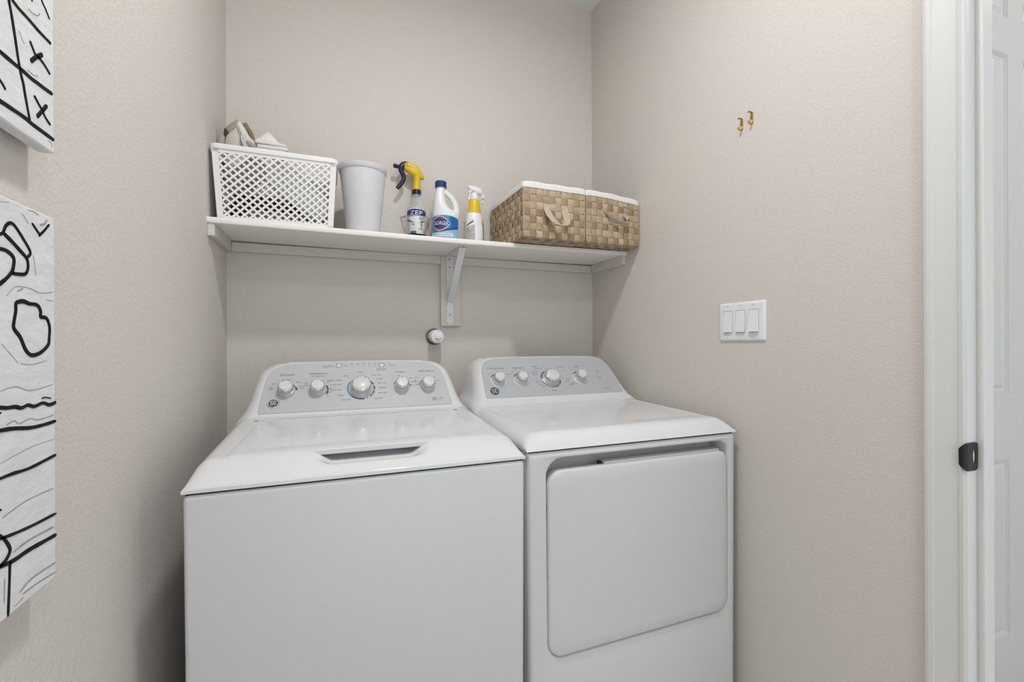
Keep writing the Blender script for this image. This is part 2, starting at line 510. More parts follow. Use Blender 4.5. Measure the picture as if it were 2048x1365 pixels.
def emblem(parent, F, Mr, x, t, r=0.0165, ring=True):
    M = Matrix.Translation(F(x, t, 0.0014)) @ Mr
    k0 = 0.74 if ring else 0.92
    b = bmesh.new(); lathe(b, [(r, 0), (r, 0.0014), (r * 0.93, 0.0021), (r * 0.80, 0.0018)], 36, M); e = obj('emblem', b, CHROME if ring else GREYD, parent, smooth=True, angle=30)
    tag(e, 'round black emblem with a silver script monogram')
    b = bmesh.new(); lathe(b, [(r * k0, 0.0010), (r * k0, 0.0024), (r * (k0 - 0.1), 0.0026)], 36, M); obj('emblem_disc', b, INK, e, smooth=True, angle=40)
    b = bmesh.new()
    silver = mat('silver_ink', (0.70, 0.70, 0.71), 0.3, metal=0.4, var=0.03)
    g = lambda a, c: F(x + a, t + c, 0.0046)
    # script-like monogram: two looping strokes inside a thin ring with four swirls
    def stroke(pts, w):
        path = smooth_path([(p[0] * r * k0 * 1.1, p[1] * r * k0 * 1.1, 0) for p in pts], 5)
        for i in range(len(path) - 1):
            d = path[i + 1] - path[i]; nrm = Vector((-d.y, d.x, 0)).normalized() * w * r
            q = [path[i] + nrm, path[i + 1] + nrm, path[i + 1] - nrm, path[i] - nrm]
            b.faces.new([b.verts.new(g(v.x, v.y)) for v in q])
    stroke([(-0.05, 0.34), (-0.26, 0.44), (-0.44, 0.22), (-0.42, -0.18), (-0.22, -0.36), (-0.05, -0.12), (-0.06, 0.08), (-0.22, 0.02)], 0.045)
    stroke([(0.42, 0.30), (0.24, 0.44), (0.08, 0.28), (0.22, 0.06), (0.10, -0.08), (0.06, -0.30), (0.26, -0.40), (0.46, -0.20)], 0.045)
    for k in range(4):
        a = math.radians(90 * k + 20)
        stroke([(0.60 * math.cos(a + d), 0.60 * math.sin(a + d)) for d in (0.0, 0.25, 0.5, 0.75, 1.0)] + [(0.5 * math.cos(a + 1.1), 0.5 * math.sin(a + 1.1))], 0.035)
    obj('monogram', b, silver, e, normals=False)
    return e

# ================================================================ washer
XW, YW = 0.083, 0.997
HWW = 0.343
def build_washer():
    W = thing('washing_machine', 'white top-load washing machine with a light grey console, left of the dryer', 'washer', (XW, YW, 0))
    zs = 0.904
    cabinet(W, HWW - 0.002, 0.686, zs - 0.0035, 0.006)
    for sx in (-0.3, 0.3):
        for y in (0.05, 0.63):
            b = bmesh.new(); lathe(b, [(0.022, 0.0), (0.022, 0.012), (0.012, 0.014), (0.012, 0.03)], 16, Matrix.Translation((sx, y, 0))); obj('foot', b, DARK, W, smooth=True, angle=40)
    b = bmesh.new(); box(b, (-HWW + 0.006, 0.006, zs - 0.02), (HWW - 0.006, 0.68, zs + 0.003)); obj('seam_shade', b, DARK, W)  # dark block inside the seam paints the shade of the gap
    YL0, YL1 = 0.073, 0.412
    def prof(y):
        if y < 0.005: return 0.006 + 0.0045 * math.sqrt(max(0.0, 1 - (1 - y / 0.005) ** 2))
        if y < 0.074:
            t = (y - 0.005) / 0.069
            return 0.0105 + 0.0345 * (t + 0.10 * math.sin(math.pi * t))
        return 0.045 + (min(y, 0.46) - 0.074) * 0.0615
    def scoop(x, y):
        a = 1 - sstep(0.080, 0.130, abs(x))
        s = 0.026 * a * sstep(0.020, 0.066, y) * (1 - sstep(0.10, 0.13, y))
        if 0.078 < y < 0.44 and abs(x) < 0.25: s = max(s, 0.012 * sstep(0.078, 0.09, y) * (1 - sstep(0.40, 0.44, y)) * (1 - sstep(0.23, 0.25, abs(x))))
        return s
    top_cover(W, HWW, 0.686, zs, prof, 0.036, scoop)
    # lid: thin plate with rounded corners, its front bar overhanging the finger scoop
    zl = lambda y: zs + prof(y)
    def outline(off):
        hf, hr = 0.2868 - off, 0.2685 - off
        ya, yb = YL0 + off, YL1 - off
        pts = []
        for (x, y, a0, r) in ((-hf, ya, 180, 0.012), (hf, ya, 270, 0.012), (hr, yb, 0, 0.012), (-hr, yb, 90, 0.012)):
            cx = x + r * (1 if x < 0 else -1); cy = y + r * (1 if y == ya else -1)
            for k in range(7):
                a = math.radians(a0 + 15 * k); pts.append((cx + r * math.cos(a), cy + r * math.sin(a)))
            if (x, y) == (-hf, ya):
                pts += [(-hf + 0.03 + (2 * hf - 0.06) * k / 20, ya) for k in range(21)]
        return pts
    b = bmesh.new()
    L3 = lambda off, h: [Vector((x, y, zl(y) + h)) for x, y in outline(off)]
    loft(b, [L3(0.010, -0.012), L3(0.001, -0.010), L3(0.0, 0.0002), L3(0.0012, 0.0016), L3(0.004, 0.0022), L3(0.03, 0.0024), L3(0.038, 0.0012), L3(0.06, 0.0008)])
    obj('lid', b, ENAMEL, W, smooth=True, angle=40)
    for sx in (-1, 1):
        b = bmesh.new(); box(b, (sx * 0.277 - 0.0055, 0.402, zl(0.4) - 0.002), (sx * 0.277 + 0.0055, 0.411, zl(0.4) + 0.0028), 0.001, 2); obj('hinge', b, mat('hinge_grey', (0.35, 0.35, 0.36), 0.4, var=0.05), W)
    b = bmesh.new(); box(b, (-0.285, 0.418, zl(0.42) - 0.004), (0.285, 0.436, zl(0.42) + 0.0045), 0.002, 2); obj('rear_rail', b, ENAMEL, W)
    P = dict(y0=0.463, z0=0.980, y1=0.585, z1=1.121, yb=0.672, arch=0.006, rings=[
        (-0.32, 0.3405, -0.014), (-0.22, 0.3385, -0.010), (-0.12, 0.3345, -0.004), (-0.04, 0.327, 0.0), (0.05, 0.3205, 0.0), (0.2, 0.313, 0.0), (0.4, 0.307, 0.0), (0.6, 0.301, 0.0), (0.74, 0.294, 0.0), (0.84, 0.284, 0.0), (0.905, 0.271, 0.0), (0.95, 0.256, 0.0003), (0.975, 0.243, 0.001), (0.992, 0.230, 0.003), (1.002, 0.218, 0.007), (1.006, 0.205, 0.012)])
    console(W, P)
    F, Mr, O, T, N = plane_frame(P)
    half = [(0.276, 0.0004), (0.2800, 0.0015), (0.2813, 0.006), (0.2800, 0.030), (0.2760, 0.070), (0.2705, 0.115), (0.2640, 0.140), (0.2540, 0.156), (0.2380, 0.1690), (0.2150, 0.1775), (0.1800, 0.1806), (0.09, 0.1835)]
    panel_plate(W, F, half, GREYP)
    KX = (-0.213, -0.126, 0.0, 0.125, 0.210); KT = 0.0765
    for i, x in enumerate(KX): knob(W, F, Mr, x, KT, i == 2, angle=(115, 40, 60, 90, 90)[i])
    for i, x in enumerate((-0.0645, 0.0679)):
        b = bmesh.new(); lathe(b, [(0.0082, 0), (0.0082, 0.002), (0.0072, 0.0032), (0.003, 0.0036)], 24, Matrix.Translation(F(x, 0.1685, 0.0014)) @ Mr)
        o = obj('button', b, KNOBG if i else mat('button_lilac', (0.55, 0.55, 0.62), 0.3, var=0.02), W, smooth=True, angle=40)
        b = bmesh.new(); lathe(b, [(0.0097, 0), (0.0097, 0.0012), (0.0084, 0.0016)], 24, Matrix.Translation(F(x, 0.1685, 0.0014)) @ Mr, True, False); obj('button_ring', b, CHROME, o, smooth=True, angle=40)
    emblem(W, F, Mr, -0.2436, 0.0345)
    # printed legends
    G = lambda x, t: F(x, t, 0.0019)
    b = bmesh.new()
    for s, x, t, sz in (('Soil Level', -0.213, 0.1375, 0.0105), ('Temperature', -0.126, 0.1395, 0.0100), ('for wash/rinse', -0.126, 0.1295, 0.0066), ('Cycle', 0.0, 0.1410, 0.0075), ('Options', 0.1265, 0.1375, 0.0095), ('Fabric Softener', 0.214, 0.1388, 0.0090)):
        text_into(b, s, sz, lambda a, c, x=x, t=t: G(x + a, t + c))
    for s, x, t in (('colors', -0.044, 0.127), ('sanitize  whites', -0.078, 0.111), ('active wear', -0.074, 0.094), ('speed wash', -0.074, 0.074), ('bulky', -0.060, 0.053), ('rinse only', -0.046, 0.036), ('heavy duty', 0.049, 0.128), ('normal', 0.058, 0.112), ('easy care', 0.064, 0.095), ('delicates', 0.066, 0.077), ('drain spin', 0.064, 0.057), ('rinse spin', 0.050, 0.036)):
        text_into(b, s, 0.0072, lambda a, c, x=x, t=t: G(x + a, t + c))
    for s, x, t in (('extra', -0.254, 0.092), ('light', -0.253, 0.085), ('light', -0.246, 0.105), ('normal', -0.213, 0.118), ('heavy', -0.180, 0.108), ('extra', -0.172, 0.093), ('heavy', -0.171, 0.086), ('tap', -0.160, 0.104), ('cold', -0.160, 0.096), ('cool', -0.096, 0.104), ('warm', -0.089, 0.081), ('hot', -0.092, 0.066), ('on', -0.097, 0.052), ('off', 0.120, 0.122), ('soak', 0.156, 0.111), ('2nd rinse', 0.166, 0.096), ('warm rinse', 0.168, 0.083), ('rinse', 0.176, 0.113), ('off', 0.170, 0.0985), ('on', 0.236, 0.1125), ('auto', 0.246, 0.098)):
        text_into(b, s, 0.0062, lambda a, c, x=x, t=t: G(x + a, t + c))
    for k, s in enumerate(('fill', 'wash', 'rinse', 'spin', 'lock')):
        text_into(b, s, 0.0056, lambda a, c, k=k: G(-0.025 + 0.0182 * k + a, 0.1745 + c))
        arc_into(b, G, -0.025 + 0.0182 * k, 0.1665, 0.0, 0.0011, 0, 360)
    for s, x, t in (('Start / Pause', 0.0668, 0.153), ('hold to cancel', 0.0668, 0.1475), ('on', 0.094, 0.1735), ('lid locked', 0.102, 0.1665)):
        text_into(b, s, 0.0058, lambda a, c, x=x, t=t: G(x + a, t + c))
    arc_into(b, G, 0.2257, 0.0245, 0.0052, 0.0065, 0, 360)
    text_into(b, 'UL', 0.0075, lambda a, c: G(0.2257 + a, 0.0245 + c))
    text_into(b, 'HIGH', 0.0050, lambda a, c: G(0.2475 + a, 0.0278 + c)); text_into(b, 'EFFICIENCY', 0.0034, lambda a, c: G(0.2475 + a, 0.0225 + c))
    # arrow after the lilac button
    for q in (((-0.053, 0.1679), (-0.043, 0.1679), (-0.043, 0.1671), (-0.053, 0.1671)), ((-0.044, 0.1692), (-0.0395, 0.1675), (-0.044, 0.1658))):
        b.faces.new([b.verts.new(G(*p)) for p in q])
    tag(obj('printed_legend', b, INKG, W, normals=False), kind='stuff')
    b = bmesh.new(); text_into(b, 'deepFILL', 0.0095, lambda a, c: G(-0.0965 + a, 0.1672 + c)); obj('printed_legend', b, INKP, W, normals=False)
    b = bmesh.new()
    arc_into(b, G, KX[0], KT, 0.0262, 0.0290, 150, 28); arc_into(b, G, KX[0], KT, 0.0262, 0.0312, 26, 4)
    arc_into(b, G, KX[1], KT, 0.0262, 0.0285, 128, 46); arc_into(b, G, KX[1], KT, 0.0262, 0.0308, 34, -4); arc_into(b, G, KX[1], KT, 0.0262, 0.0312, -7, -34)
    arc_into(b, G, KX[2], KT, 0.0378, 0.0412, 135, 46)
    for a0 in (40, 12, -14): arc_into(b, G, KX[2], KT, 0.0378, 0.0420, a0, a0 - 21)
    arc_into(b, G, KX[2], KT, 0.0378, 0.0420, -38, -52); arc_into(b, G, KX[2], KT, 0.0378, 0.0425, -62, -66)
    arc_into(b, G, KX[2], KT, 0.0378, 0.0420, -78, -140)
    arc_into(b, G, KX[3], KT, 0.0262, 0.0284, 150, 66); arc_into(b, G, KX[3], KT, 0.0262, 0.0290, 60, 0)
    arc_into(b, G, KX[4], KT, 0.0262, 0.0288, 170, 96); arc_into(b, G, KX[4], KT, 0.0262, 0.0284, 84, 10)
    tag(obj('dial_arcs', b, INK, W, normals=False), kind='stuff')
    b = bmesh.new(); arc_into(b, G, KX[2], KT, 0.0376, 0.0424, 140, 222); o = obj('dial_arc', b, INKB, W, normals=False); tag(o, 'blue arc printed beside the big dial')
    return W
build_washer()

# ================================================================ dryer
XD, YD = 0.7757, 1.015
HWD = 0.3385
def build_dryer():
    D = thing('clothes_dryer', 'white front-load dryer with a wide flat door and darker grey console, right of the washer', 'dryer', (XD, YD, 0))
    zs = 0.9135
    cabinet(D, HWD - 0.002, 0.70, zs - 0.0035, 0.007, y_front=0.066)
    for sx in (-0.3, 0.3):
        for y in (0.08, 0.65):
            b = bmesh.new(); lathe(b, [(0.022, 0.0), (0.022, 0.012), (0.012, 0.014), (0.012, 0.03)], 16, Matrix.Translation((sx, y, 0))); obj('foot', b, DARK, D, smooth=True, angle=40)
    b = bmesh.new(); box(b, (-HWD + 0.008, 0.008, zs - 0.02), (HWD - 0.008, 0.69, zs + 0.003)); obj('seam_shade', b, DARK, D)  # near-black insert stands in for shade under the dryer top
    # front panel with the recessed door bay
    z0, z1 = 0.02, zs - 0.0035
    n = 8
    hx = HWD - 0.002
    def tp(x, z): return x * (1 - 0.007 * (z1 - z) / z1 / hx)
    bay = lambda i: rrect(-0.2865 + i, 0.3075 - i, 0.3895 + i, 0.8925 - i, (0.046 - i, 0.046 - i, 0.034 - i, 0.046 - i), n)
    out = lambda i, r: rrect(-hx + i, hx - i, z0 + i, z1 - i, r, n)
    R = lambda pts, y: [Vector((tp(x, z), y, z)) for x, z in pts]
    b = bmesh.new()
    loft(b, [R(out(0, 0.004), 0.068), R(out(0, 0.004), 0.012), R(out(0.0025, 0.006), 0.0045), R(out(0.008, 0.008), 0.0008), R(out(0.014, 0.010), 0.0), R(bay(-0.004), 0.0), R(bay(-0.0015), 0.0008), R(bay(0), 0.003), R(bay(0.002), 0.008), R(bay(0.009), 0.062)], False, False)
    # sloping recess floor closed by a back wall
    vs = R(bay(0.009), 0.062)
    b.faces.new([b.verts.new(v) for v in vs])
    obj('front_panel', b, ENAMEL_F, D, smooth=True, angle=38)
    # door
    dr = lambda i: rrect(-0.2825 + i, 0.3020 - i, 0.3945 + i, 0.8610 - i, (0.040 - i * 0.5, 0.040 - i * 0.5, 0.026 - i * 0.5, 0.040 - i * 0.5), n)
    b = bmesh.new()
    bow = lambda x: 0.004 * (1 - (x / 0.3) ** 2)
    DR = lambda i, y: [Vector((x, y - bow(x), z)) for x, z in dr(i)]
    loft(b, [DR(0.004, 0.034), DR(0.0, 0.016), DR(0.0, 0.006), DR(0.0012, 0.0018), DR(0.0035, -0.0012), DR(0.007, -0.0026), DR(0.03, -0.003)], True, False)
    # slightly bowed front skin
    inner = dr(0.03)
    cols = []
    m_ = len(inner)
    c = b.verts.new((0.01, -0.003 - 0.004, 0.63))
    ring = [b.verts.new((x, -0.003 - bow(x), z)) for x, z in inner]
    for i in range(m_): b.faces.new((ring[i], ring[(i + 1) % m_], c))
    bmesh.ops.remove_doubles(b, verts=b.verts[:], dist=0.00005)
    door = obj('door', b, ENAMEL_F, D, smooth=True, angle=38)
    b = bmesh.new(); box(b, (-0.112, 0.010, 0.845), (0.283, 0.034, 0.8665), 0.002, 2); obj('door_flange', b, ENAMEL_F, door)
    b = bmesh.new(); box(b, (-0.121, 0.020, 0.852), (-0.110, 0.034, 0.8655), 0.001, 1); obj('latch', b, DARK, door)
    for z in (0.77, 0.60, 0.43):
        b = bmesh.new(); box(b, (-0.2868, 0.0045, z - 0.006), (-0.2805, 0.020, z + 0.006), 0.001, 1); obj('hinge', b, mat('hinge_dark', (0.12, 0.12, 0.125), 0.4, var=0.05), door)
    def prof(y):
        if y < 0.05:
            t = y / 0.05
            return 0.040 * (1 - (1 - t) ** 2.1)
        return 0.040 + (min(y, 0.48) - 0.05) * 0.028
    def dish(x, y):
        return 0.0035 * sstep(0.06, 0.10, y) * (1 - sstep(0.40, 0.44, y)) * (1 - sstep(0.27, 0.31, abs(x)))
    top_cover(D, HWD, 0.70, zs, prof, 0.05, dish)
    P = dict(y0=0.484, z0=0.986, y1=0.61, z1=1.1256, yb=0.69, arch=0.006, rings=[
        (-0.46, 0.3355, -0.030), (-0.33, 0.3345, -0.020), (-0.22, 0.3315, -0.011), (-0.12, 0.327, -0.0045), (-0.04, 0.3205, -0.001), (0.06, 0.3145, 0.0), (0.2, 0.309, 0.0), (0.4, 0.3035, 0.0), (0.6, 0.298, 0.0), (0.74, 0.292, 0.0), (0.84, 0.283, 0.0), (0.905, 0.272, 0.0), (0.95, 0.259, 0.0003), (0.975, 0.247, 0.001), (0.992, 0.234, 0.003), (1.002, 0.222, 0.007), (1.006, 0.208, 0.012)])
    console(D, P)
    F, Mr, O, T, N = plane_frame(P)
    half = [(0.272, 0.0004), (0.2785, 0.0010), (0.2812, 0.004), (0.2800, 0.030), (0.2770, 0.070), (0.2730, 0.115), (0.2670, 0.142), (0.2580, 0.1585), (0.2450, 0.1710), (0.2250, 0.1785), (0.1850, 0.1815), (0.09, 0.1842)]
    panel_plate(D, F, half, GREYD)
    KX = (-0.2195, -0.1302, -0.0087, 0.1165); KT = 0.0765
    for i, x in enumerate(KX):
        s = 1.5 if i == 2 else 1.12
        b = bmesh.new(); lathe(b, [(0.0262 * s, 0), (0.0262 * s, 0.0010), (0.0225 * s, 0.0013)], 40, Matrix.Translation(F(x, KT, 0.0014)) @ Mr); obj('dial_ring', b, mat('dial_ring', (0.62, 0.63, 0.65), 0.3, var=0.02), D, smooth=True, angle=30)
        knob(D, F, Mr, x, KT, i == 2, angle=(100, 75, 100, 75)[i])
    b = bmesh.new(); lathe(b, [(0.0100, 0), (0.0100, 0.0014), (0.0088, 0.0018), (0.0082, 0.0008), (0.0080, 0.0030), (0.0066, 0.0040), (0.003, 0.0042)], 28, Matrix.Translation(F(0.2045, 0.0800, 0.0014)) @ Mr); obj('button', b, GREYD, D, smooth=True, angle=30)
    emblem(D, F, Mr, -0.2446, 0.0297, 0.0175, ring=False)
    G = lambda x, t: F(x, t, 0.0019)
    b = bmesh.new()
    for s, x, t, sz in (('E Control Level', -0.217, 0.1335, 0.0100), ('Temperature', -0.1285, 0.1335, 0.0090), ('Timed', -0.0585, 0.1385, 0.0080), ('Normal', 0.052, 0.1330, 0.0080), ('Signal', 0.1235, 0.1335, 0.0095), ('Start', 0.206, 0.1085, 0.0080), ('Sensor', -0.010, 0.0230, 0.0090), ('Auto Dry', 0.0830, 0.0520, 0.0072), ('Sensor Dry', 0.216, 0.0222, 0.0066)):
        text_into(b, s, sz, lambda a, c, x=x, t=t: G(x + a, t + c))
    for s, x, t in (('cool down', -0.047, 0.1290), ('30 min', -0.061, 0.1180), ('40 minutes', -0.067, 0.1080), ('60 min', -0.067, 0.0985), ('more dry', -0.065, 0.0630), ('less dry', -0.056, 0.0530), ('damp', -0.048, 0.0430), ('dry', 0.056, 0.1170), ('cottons', 0.060, 0.0720), ('mixed', 0.058, 0.0610), ('delicates', 0.070, 0.0450), ('off', 0.035, 0.0290), ('med', -0.158, 0.1180), ('low heat', -0.170, 0.1060), ('high', -0.094, 0.1080), ('on', -0.248, 0.1090), ('off', 0.0940, 0.1170), ('hold', 0.206, 0.1000)):
        text_into(b, s, 0.0064, lambda a, c, x=x, t=t: G(x + a, t + c))
    tag(obj('printed_legend', b, INKG, D, normals=False), kind='stuff')
    G2 = lambda x, t: F(x, t, 0.0030)
    b = bmesh.new()
    arc_into(b, G2, KX[0], KT, 0.0264, 0.0298, 146, 96); arc_into(b, G2, KX[1], KT, 0.0264, 0.0298, 150, 104); arc_into(b, G2, KX[3], KT, 0.0264, 0.0298, 138, 100)
    for k in range(5): arc_into(b, G2, KX[2], KT, 0.0365, 0.0402, -50 - 12 * k, -59 - 12 * k)
    arc_into(b, G2, KX[2], KT, 0.0365, 0.0395, -112, -168); arc_into(b, G2, KX[2], KT, 0.0365, 0.0395, 178, 112); arc_into(b, G2, KX[2], KT, 0.0365, 0.0402, -14, -44)
    tag(obj('dial_arcs', b, INK, D, normals=False), kind='stuff')
    b = bmesh.new(); arc_into(b, G2, KX[2], KT, 0.0335, 0.0365, 176, 112); o = obj('dial_arc', b, INKB, D, normals=False); tag(o, 'pale blue arc printed beside the big dial')
build_dryer()

# ================================================================ shelf with cleats, backing board and bracket
SHF, SHB = 1.581, YB           # front and back of the board
ZT, TH = CAM_H + 0.379, 0.0175
def sag(x): return -0.0045 * math.sin(math.pi * max(0, min(1, (x - XL) / (XR - XL))))
def ztop(x): return ZT + sag(x)

def build_shelf():
    S = thing('wall_shelf', 'long off-white wooden wall shelf on cleats above the washer and dryer', 'shelf', (XL, YB, CAM_H + 0.07))
    off = Vector((-XL, -YB, -(CAM_H + 0.07)))
    def mk(name, bm, m, parent, **k):
        bm.transform(Matrix.Translation(off)); return obj(name, bm, m, parent, **k)
    b = bmesh.new()
    secs = []
    for k in range(25):
        x = XL + (XR - XL) * k / 24
        z = ztop(x)
        pr = [(SHB, z), (SHF + 0.003, z), (SHF + 0.0008, z - 0.001), (SHF, z - 0.004), (SHF, z - TH + 0.003), (SHF + 0.0015, z - TH + 0.0005), (SHF + 0.003, z - TH), (SHB, z - TH)]
        secs.append([Vector((x, y, zz)) for y, zz in pr])
    loft(b, secs)
    mk('board', b, SHELFP, S, smooth=True, angle=40)
    zc1, zc0 = ZT - TH - 0.0003, CAM_H + 0.3237
    b = bmesh.new(); box(b, (XL + 0.0185, YB - 0.018, zc0), (0.4105, YB, zc1 - 0.0048), 0.0015, 1); mk('cleat', b, WALL, S)
    b = bmesh.new(); box(b, (0.4935, YB - 0.018, zc0), (XR - 0.0185, YB, zc1 - 0.0048), 0.0015, 1); mk('cleat', b, WALL, S)
    b = bmesh.new(); box(b, (XL, SHF + 0.006, zc0), (XL + 0.018, YB, zc1), 0.0015, 1); mk('cleat', b, WALL, S)
    b = bmesh.new(); box(b, (XR - 0.018, SHF + 0.006, zc0), (XR, YB, zc1), 0.0015, 1); mk('cleat', b, WALL, S)
    b = bmesh.new(); box(b, (0.4110, YB - 0.0185, CAM_H + 0.0705), (0.4930, YB, zc1 - 0.0048), 0.0015, 1); mk('backing_board', b, WALL, S)
    # folded steel bracket: back leg, top leg, slanting brace
    BR = mat('bracket_paint', (0.72, 0.72, 0.73), 0.3, bump=0.03, scale=60)
    xb = 0.4475; yb = YB - 0.0187; zt = ztop(xb) - TH - 0.0006
    b = bmesh.new()
    tip = [(0.0135 * math.cos(math.pi + math.pi * k / 12), CAM_H + 0.090 + 0.0135 * math.sin(math.pi + math.pi * k / 12)) for k in range(13)]
    prism(b, tip + [(0.0135, zt), (-0.0135, zt)], yb, yb - 0.0022, lambda a, c, d: Vector((xb + a, d, c)))
    br = mk('bracket', b, BR, S)
    b = bmesh.new(); box(b, (xb - 0.0135, SHF + 0.028, zt - 0.0022), (xb + 0.0135, yb - 0.002, zt), 0.0008, 1); mk('top_leg', b, BR, br)
    b = bmesh.new()
    p0 = Vector((xb, yb - 0.002, CAM_H + 0.165)); p1 = Vector((xb, SHF + 0.050, zt - 0.002))
    d = (p1 - p0).normalized(); nrm = Vector((1, 0, 0)).cross(d).normalized()
    def chan(p, w=0.0125):
        return [p + Vector((-w, 0, 0)) - nrm * 0.005, p + Vector((-w, 0, 0)) + nrm * 0.003, p + Vector((w, 0, 0)) + nrm * 0.003, p + Vector((w, 0, 0)) - nrm * 0.005, p + Vector((w - 0.0018, 0, 0)) - nrm * 0.005, p + Vector((w - 0.0018, 0, 0)) + nrm * 0.0012, p + Vector((-w + 0.0018, 0, 0)) + nrm * 0.0012, p + Vector((-w + 0.0018, 0, 0)) - nrm * 0.005]
    loft(b, [chan(p0), chan(p1)])
    mk('brace', b, BR, br)
    b = bmesh.new(); box(b, (xb - 0.0125, yb - 0.0060, CAM_H + 0.155), (xb + 0.0125, yb - 0.001, CAM_H + 0.170), 0.001, 1); mk('brace_foot', b, BR, br)
    SCR = mat('screw_steel', (0.16, 0.16, 0.16), 0.35, metal=0.7, var=0.1)
    for (x, y, z, ax) in ((xb, yb - 0.0022, CAM_H + 0.117, 'w'), (xb, yb - 0.0022, zt - 0.045, 'w'), (xb - 0.0, yb - 0.0022, zt - 0.012, 'w'), (xb, SHF + 0.038, zt - 0.0022, 't'), (xb, yb - 0.03, zt - 0.0022, 't')):
        M = Matrix.Translation((x, y, z)) @ Matrix.Rotation(math.radians(90 if ax == 'w' else 180), 4, 'X')
        b = bmesh.new(); lathe(b, [(0.0034, 0), (0.0030, 0.0012), (0.0012, 0.0016)], 14, M); mk('screw', b, SCR, br, smooth=True, angle=40)
build_shelf()

# ================================================================ cloth
def cloth_blob(name, size, m, parent=None, amp=0.006, freq=18.0, seed=0, res=12, loc=None, rot=(0, 0, 0), fold=0.0):
    b = bmesh.new(); bmesh.ops.create_cube(b, size=1.0)
    bmesh.ops.subdivide_edges(b, edges=b.edges[:], cuts=res, use_grid_fill=True)
    R = Matrix.Rotation(rot[2], 4, 'Z') @ Matrix.Rotation(rot[1], 4, 'Y') @ Matrix.Rotation(rot[0], 4, 'X')
    for v in b.verts:
        p = v.co.copy()
        q = Vector([math.copysign(abs(2 * c) ** 0.9, c) * 0.5 for c in p])
        l = max(abs(q.x), abs(q.y), abs(q.z))
        s = q.normalized() * 0.5
        q = q.lerp(Vector((s.x, s.y, s.z)) * 1.25, 0.28)
        q = Vector((q.x * size[0], q.y * size[1], q.z * size[2]))
        n = noise.noise_vector(q * freq + Vector((seed * 3.1, seed * 1.7, seed)))
        q += n * amp
        if fold: q.z += fold * math.sin(q.x * 60 + seed) * 0.5
        v.co = q
    b.transform((Matrix.Translation(loc) if loc else Matrix()) @ R)
    return obj(name, b, m, parent, smooth=True)

LINEN = mat('white_linen', (0.70, 0.68, 0.65), 0.85, bump=0.3, scale=160, var=0.03, spec=0.2)
TANC = mat('tan_canvas', (0.42, 0.37, 0.29), 0.85, bump=0.4, scale=260, var=0.08, spec=0.2)
BROWNC = mat('brown_cloth', (0.085, 0.065, 0.045), 0.85, bump=0.4, scale=220, var=0.15, spec=0.2)
GREYC = mat('grey_cloth', (0.40, 0.385, 0.365), 0.85, bump=0.4, scale=200, var=0.08, spec=0.2)

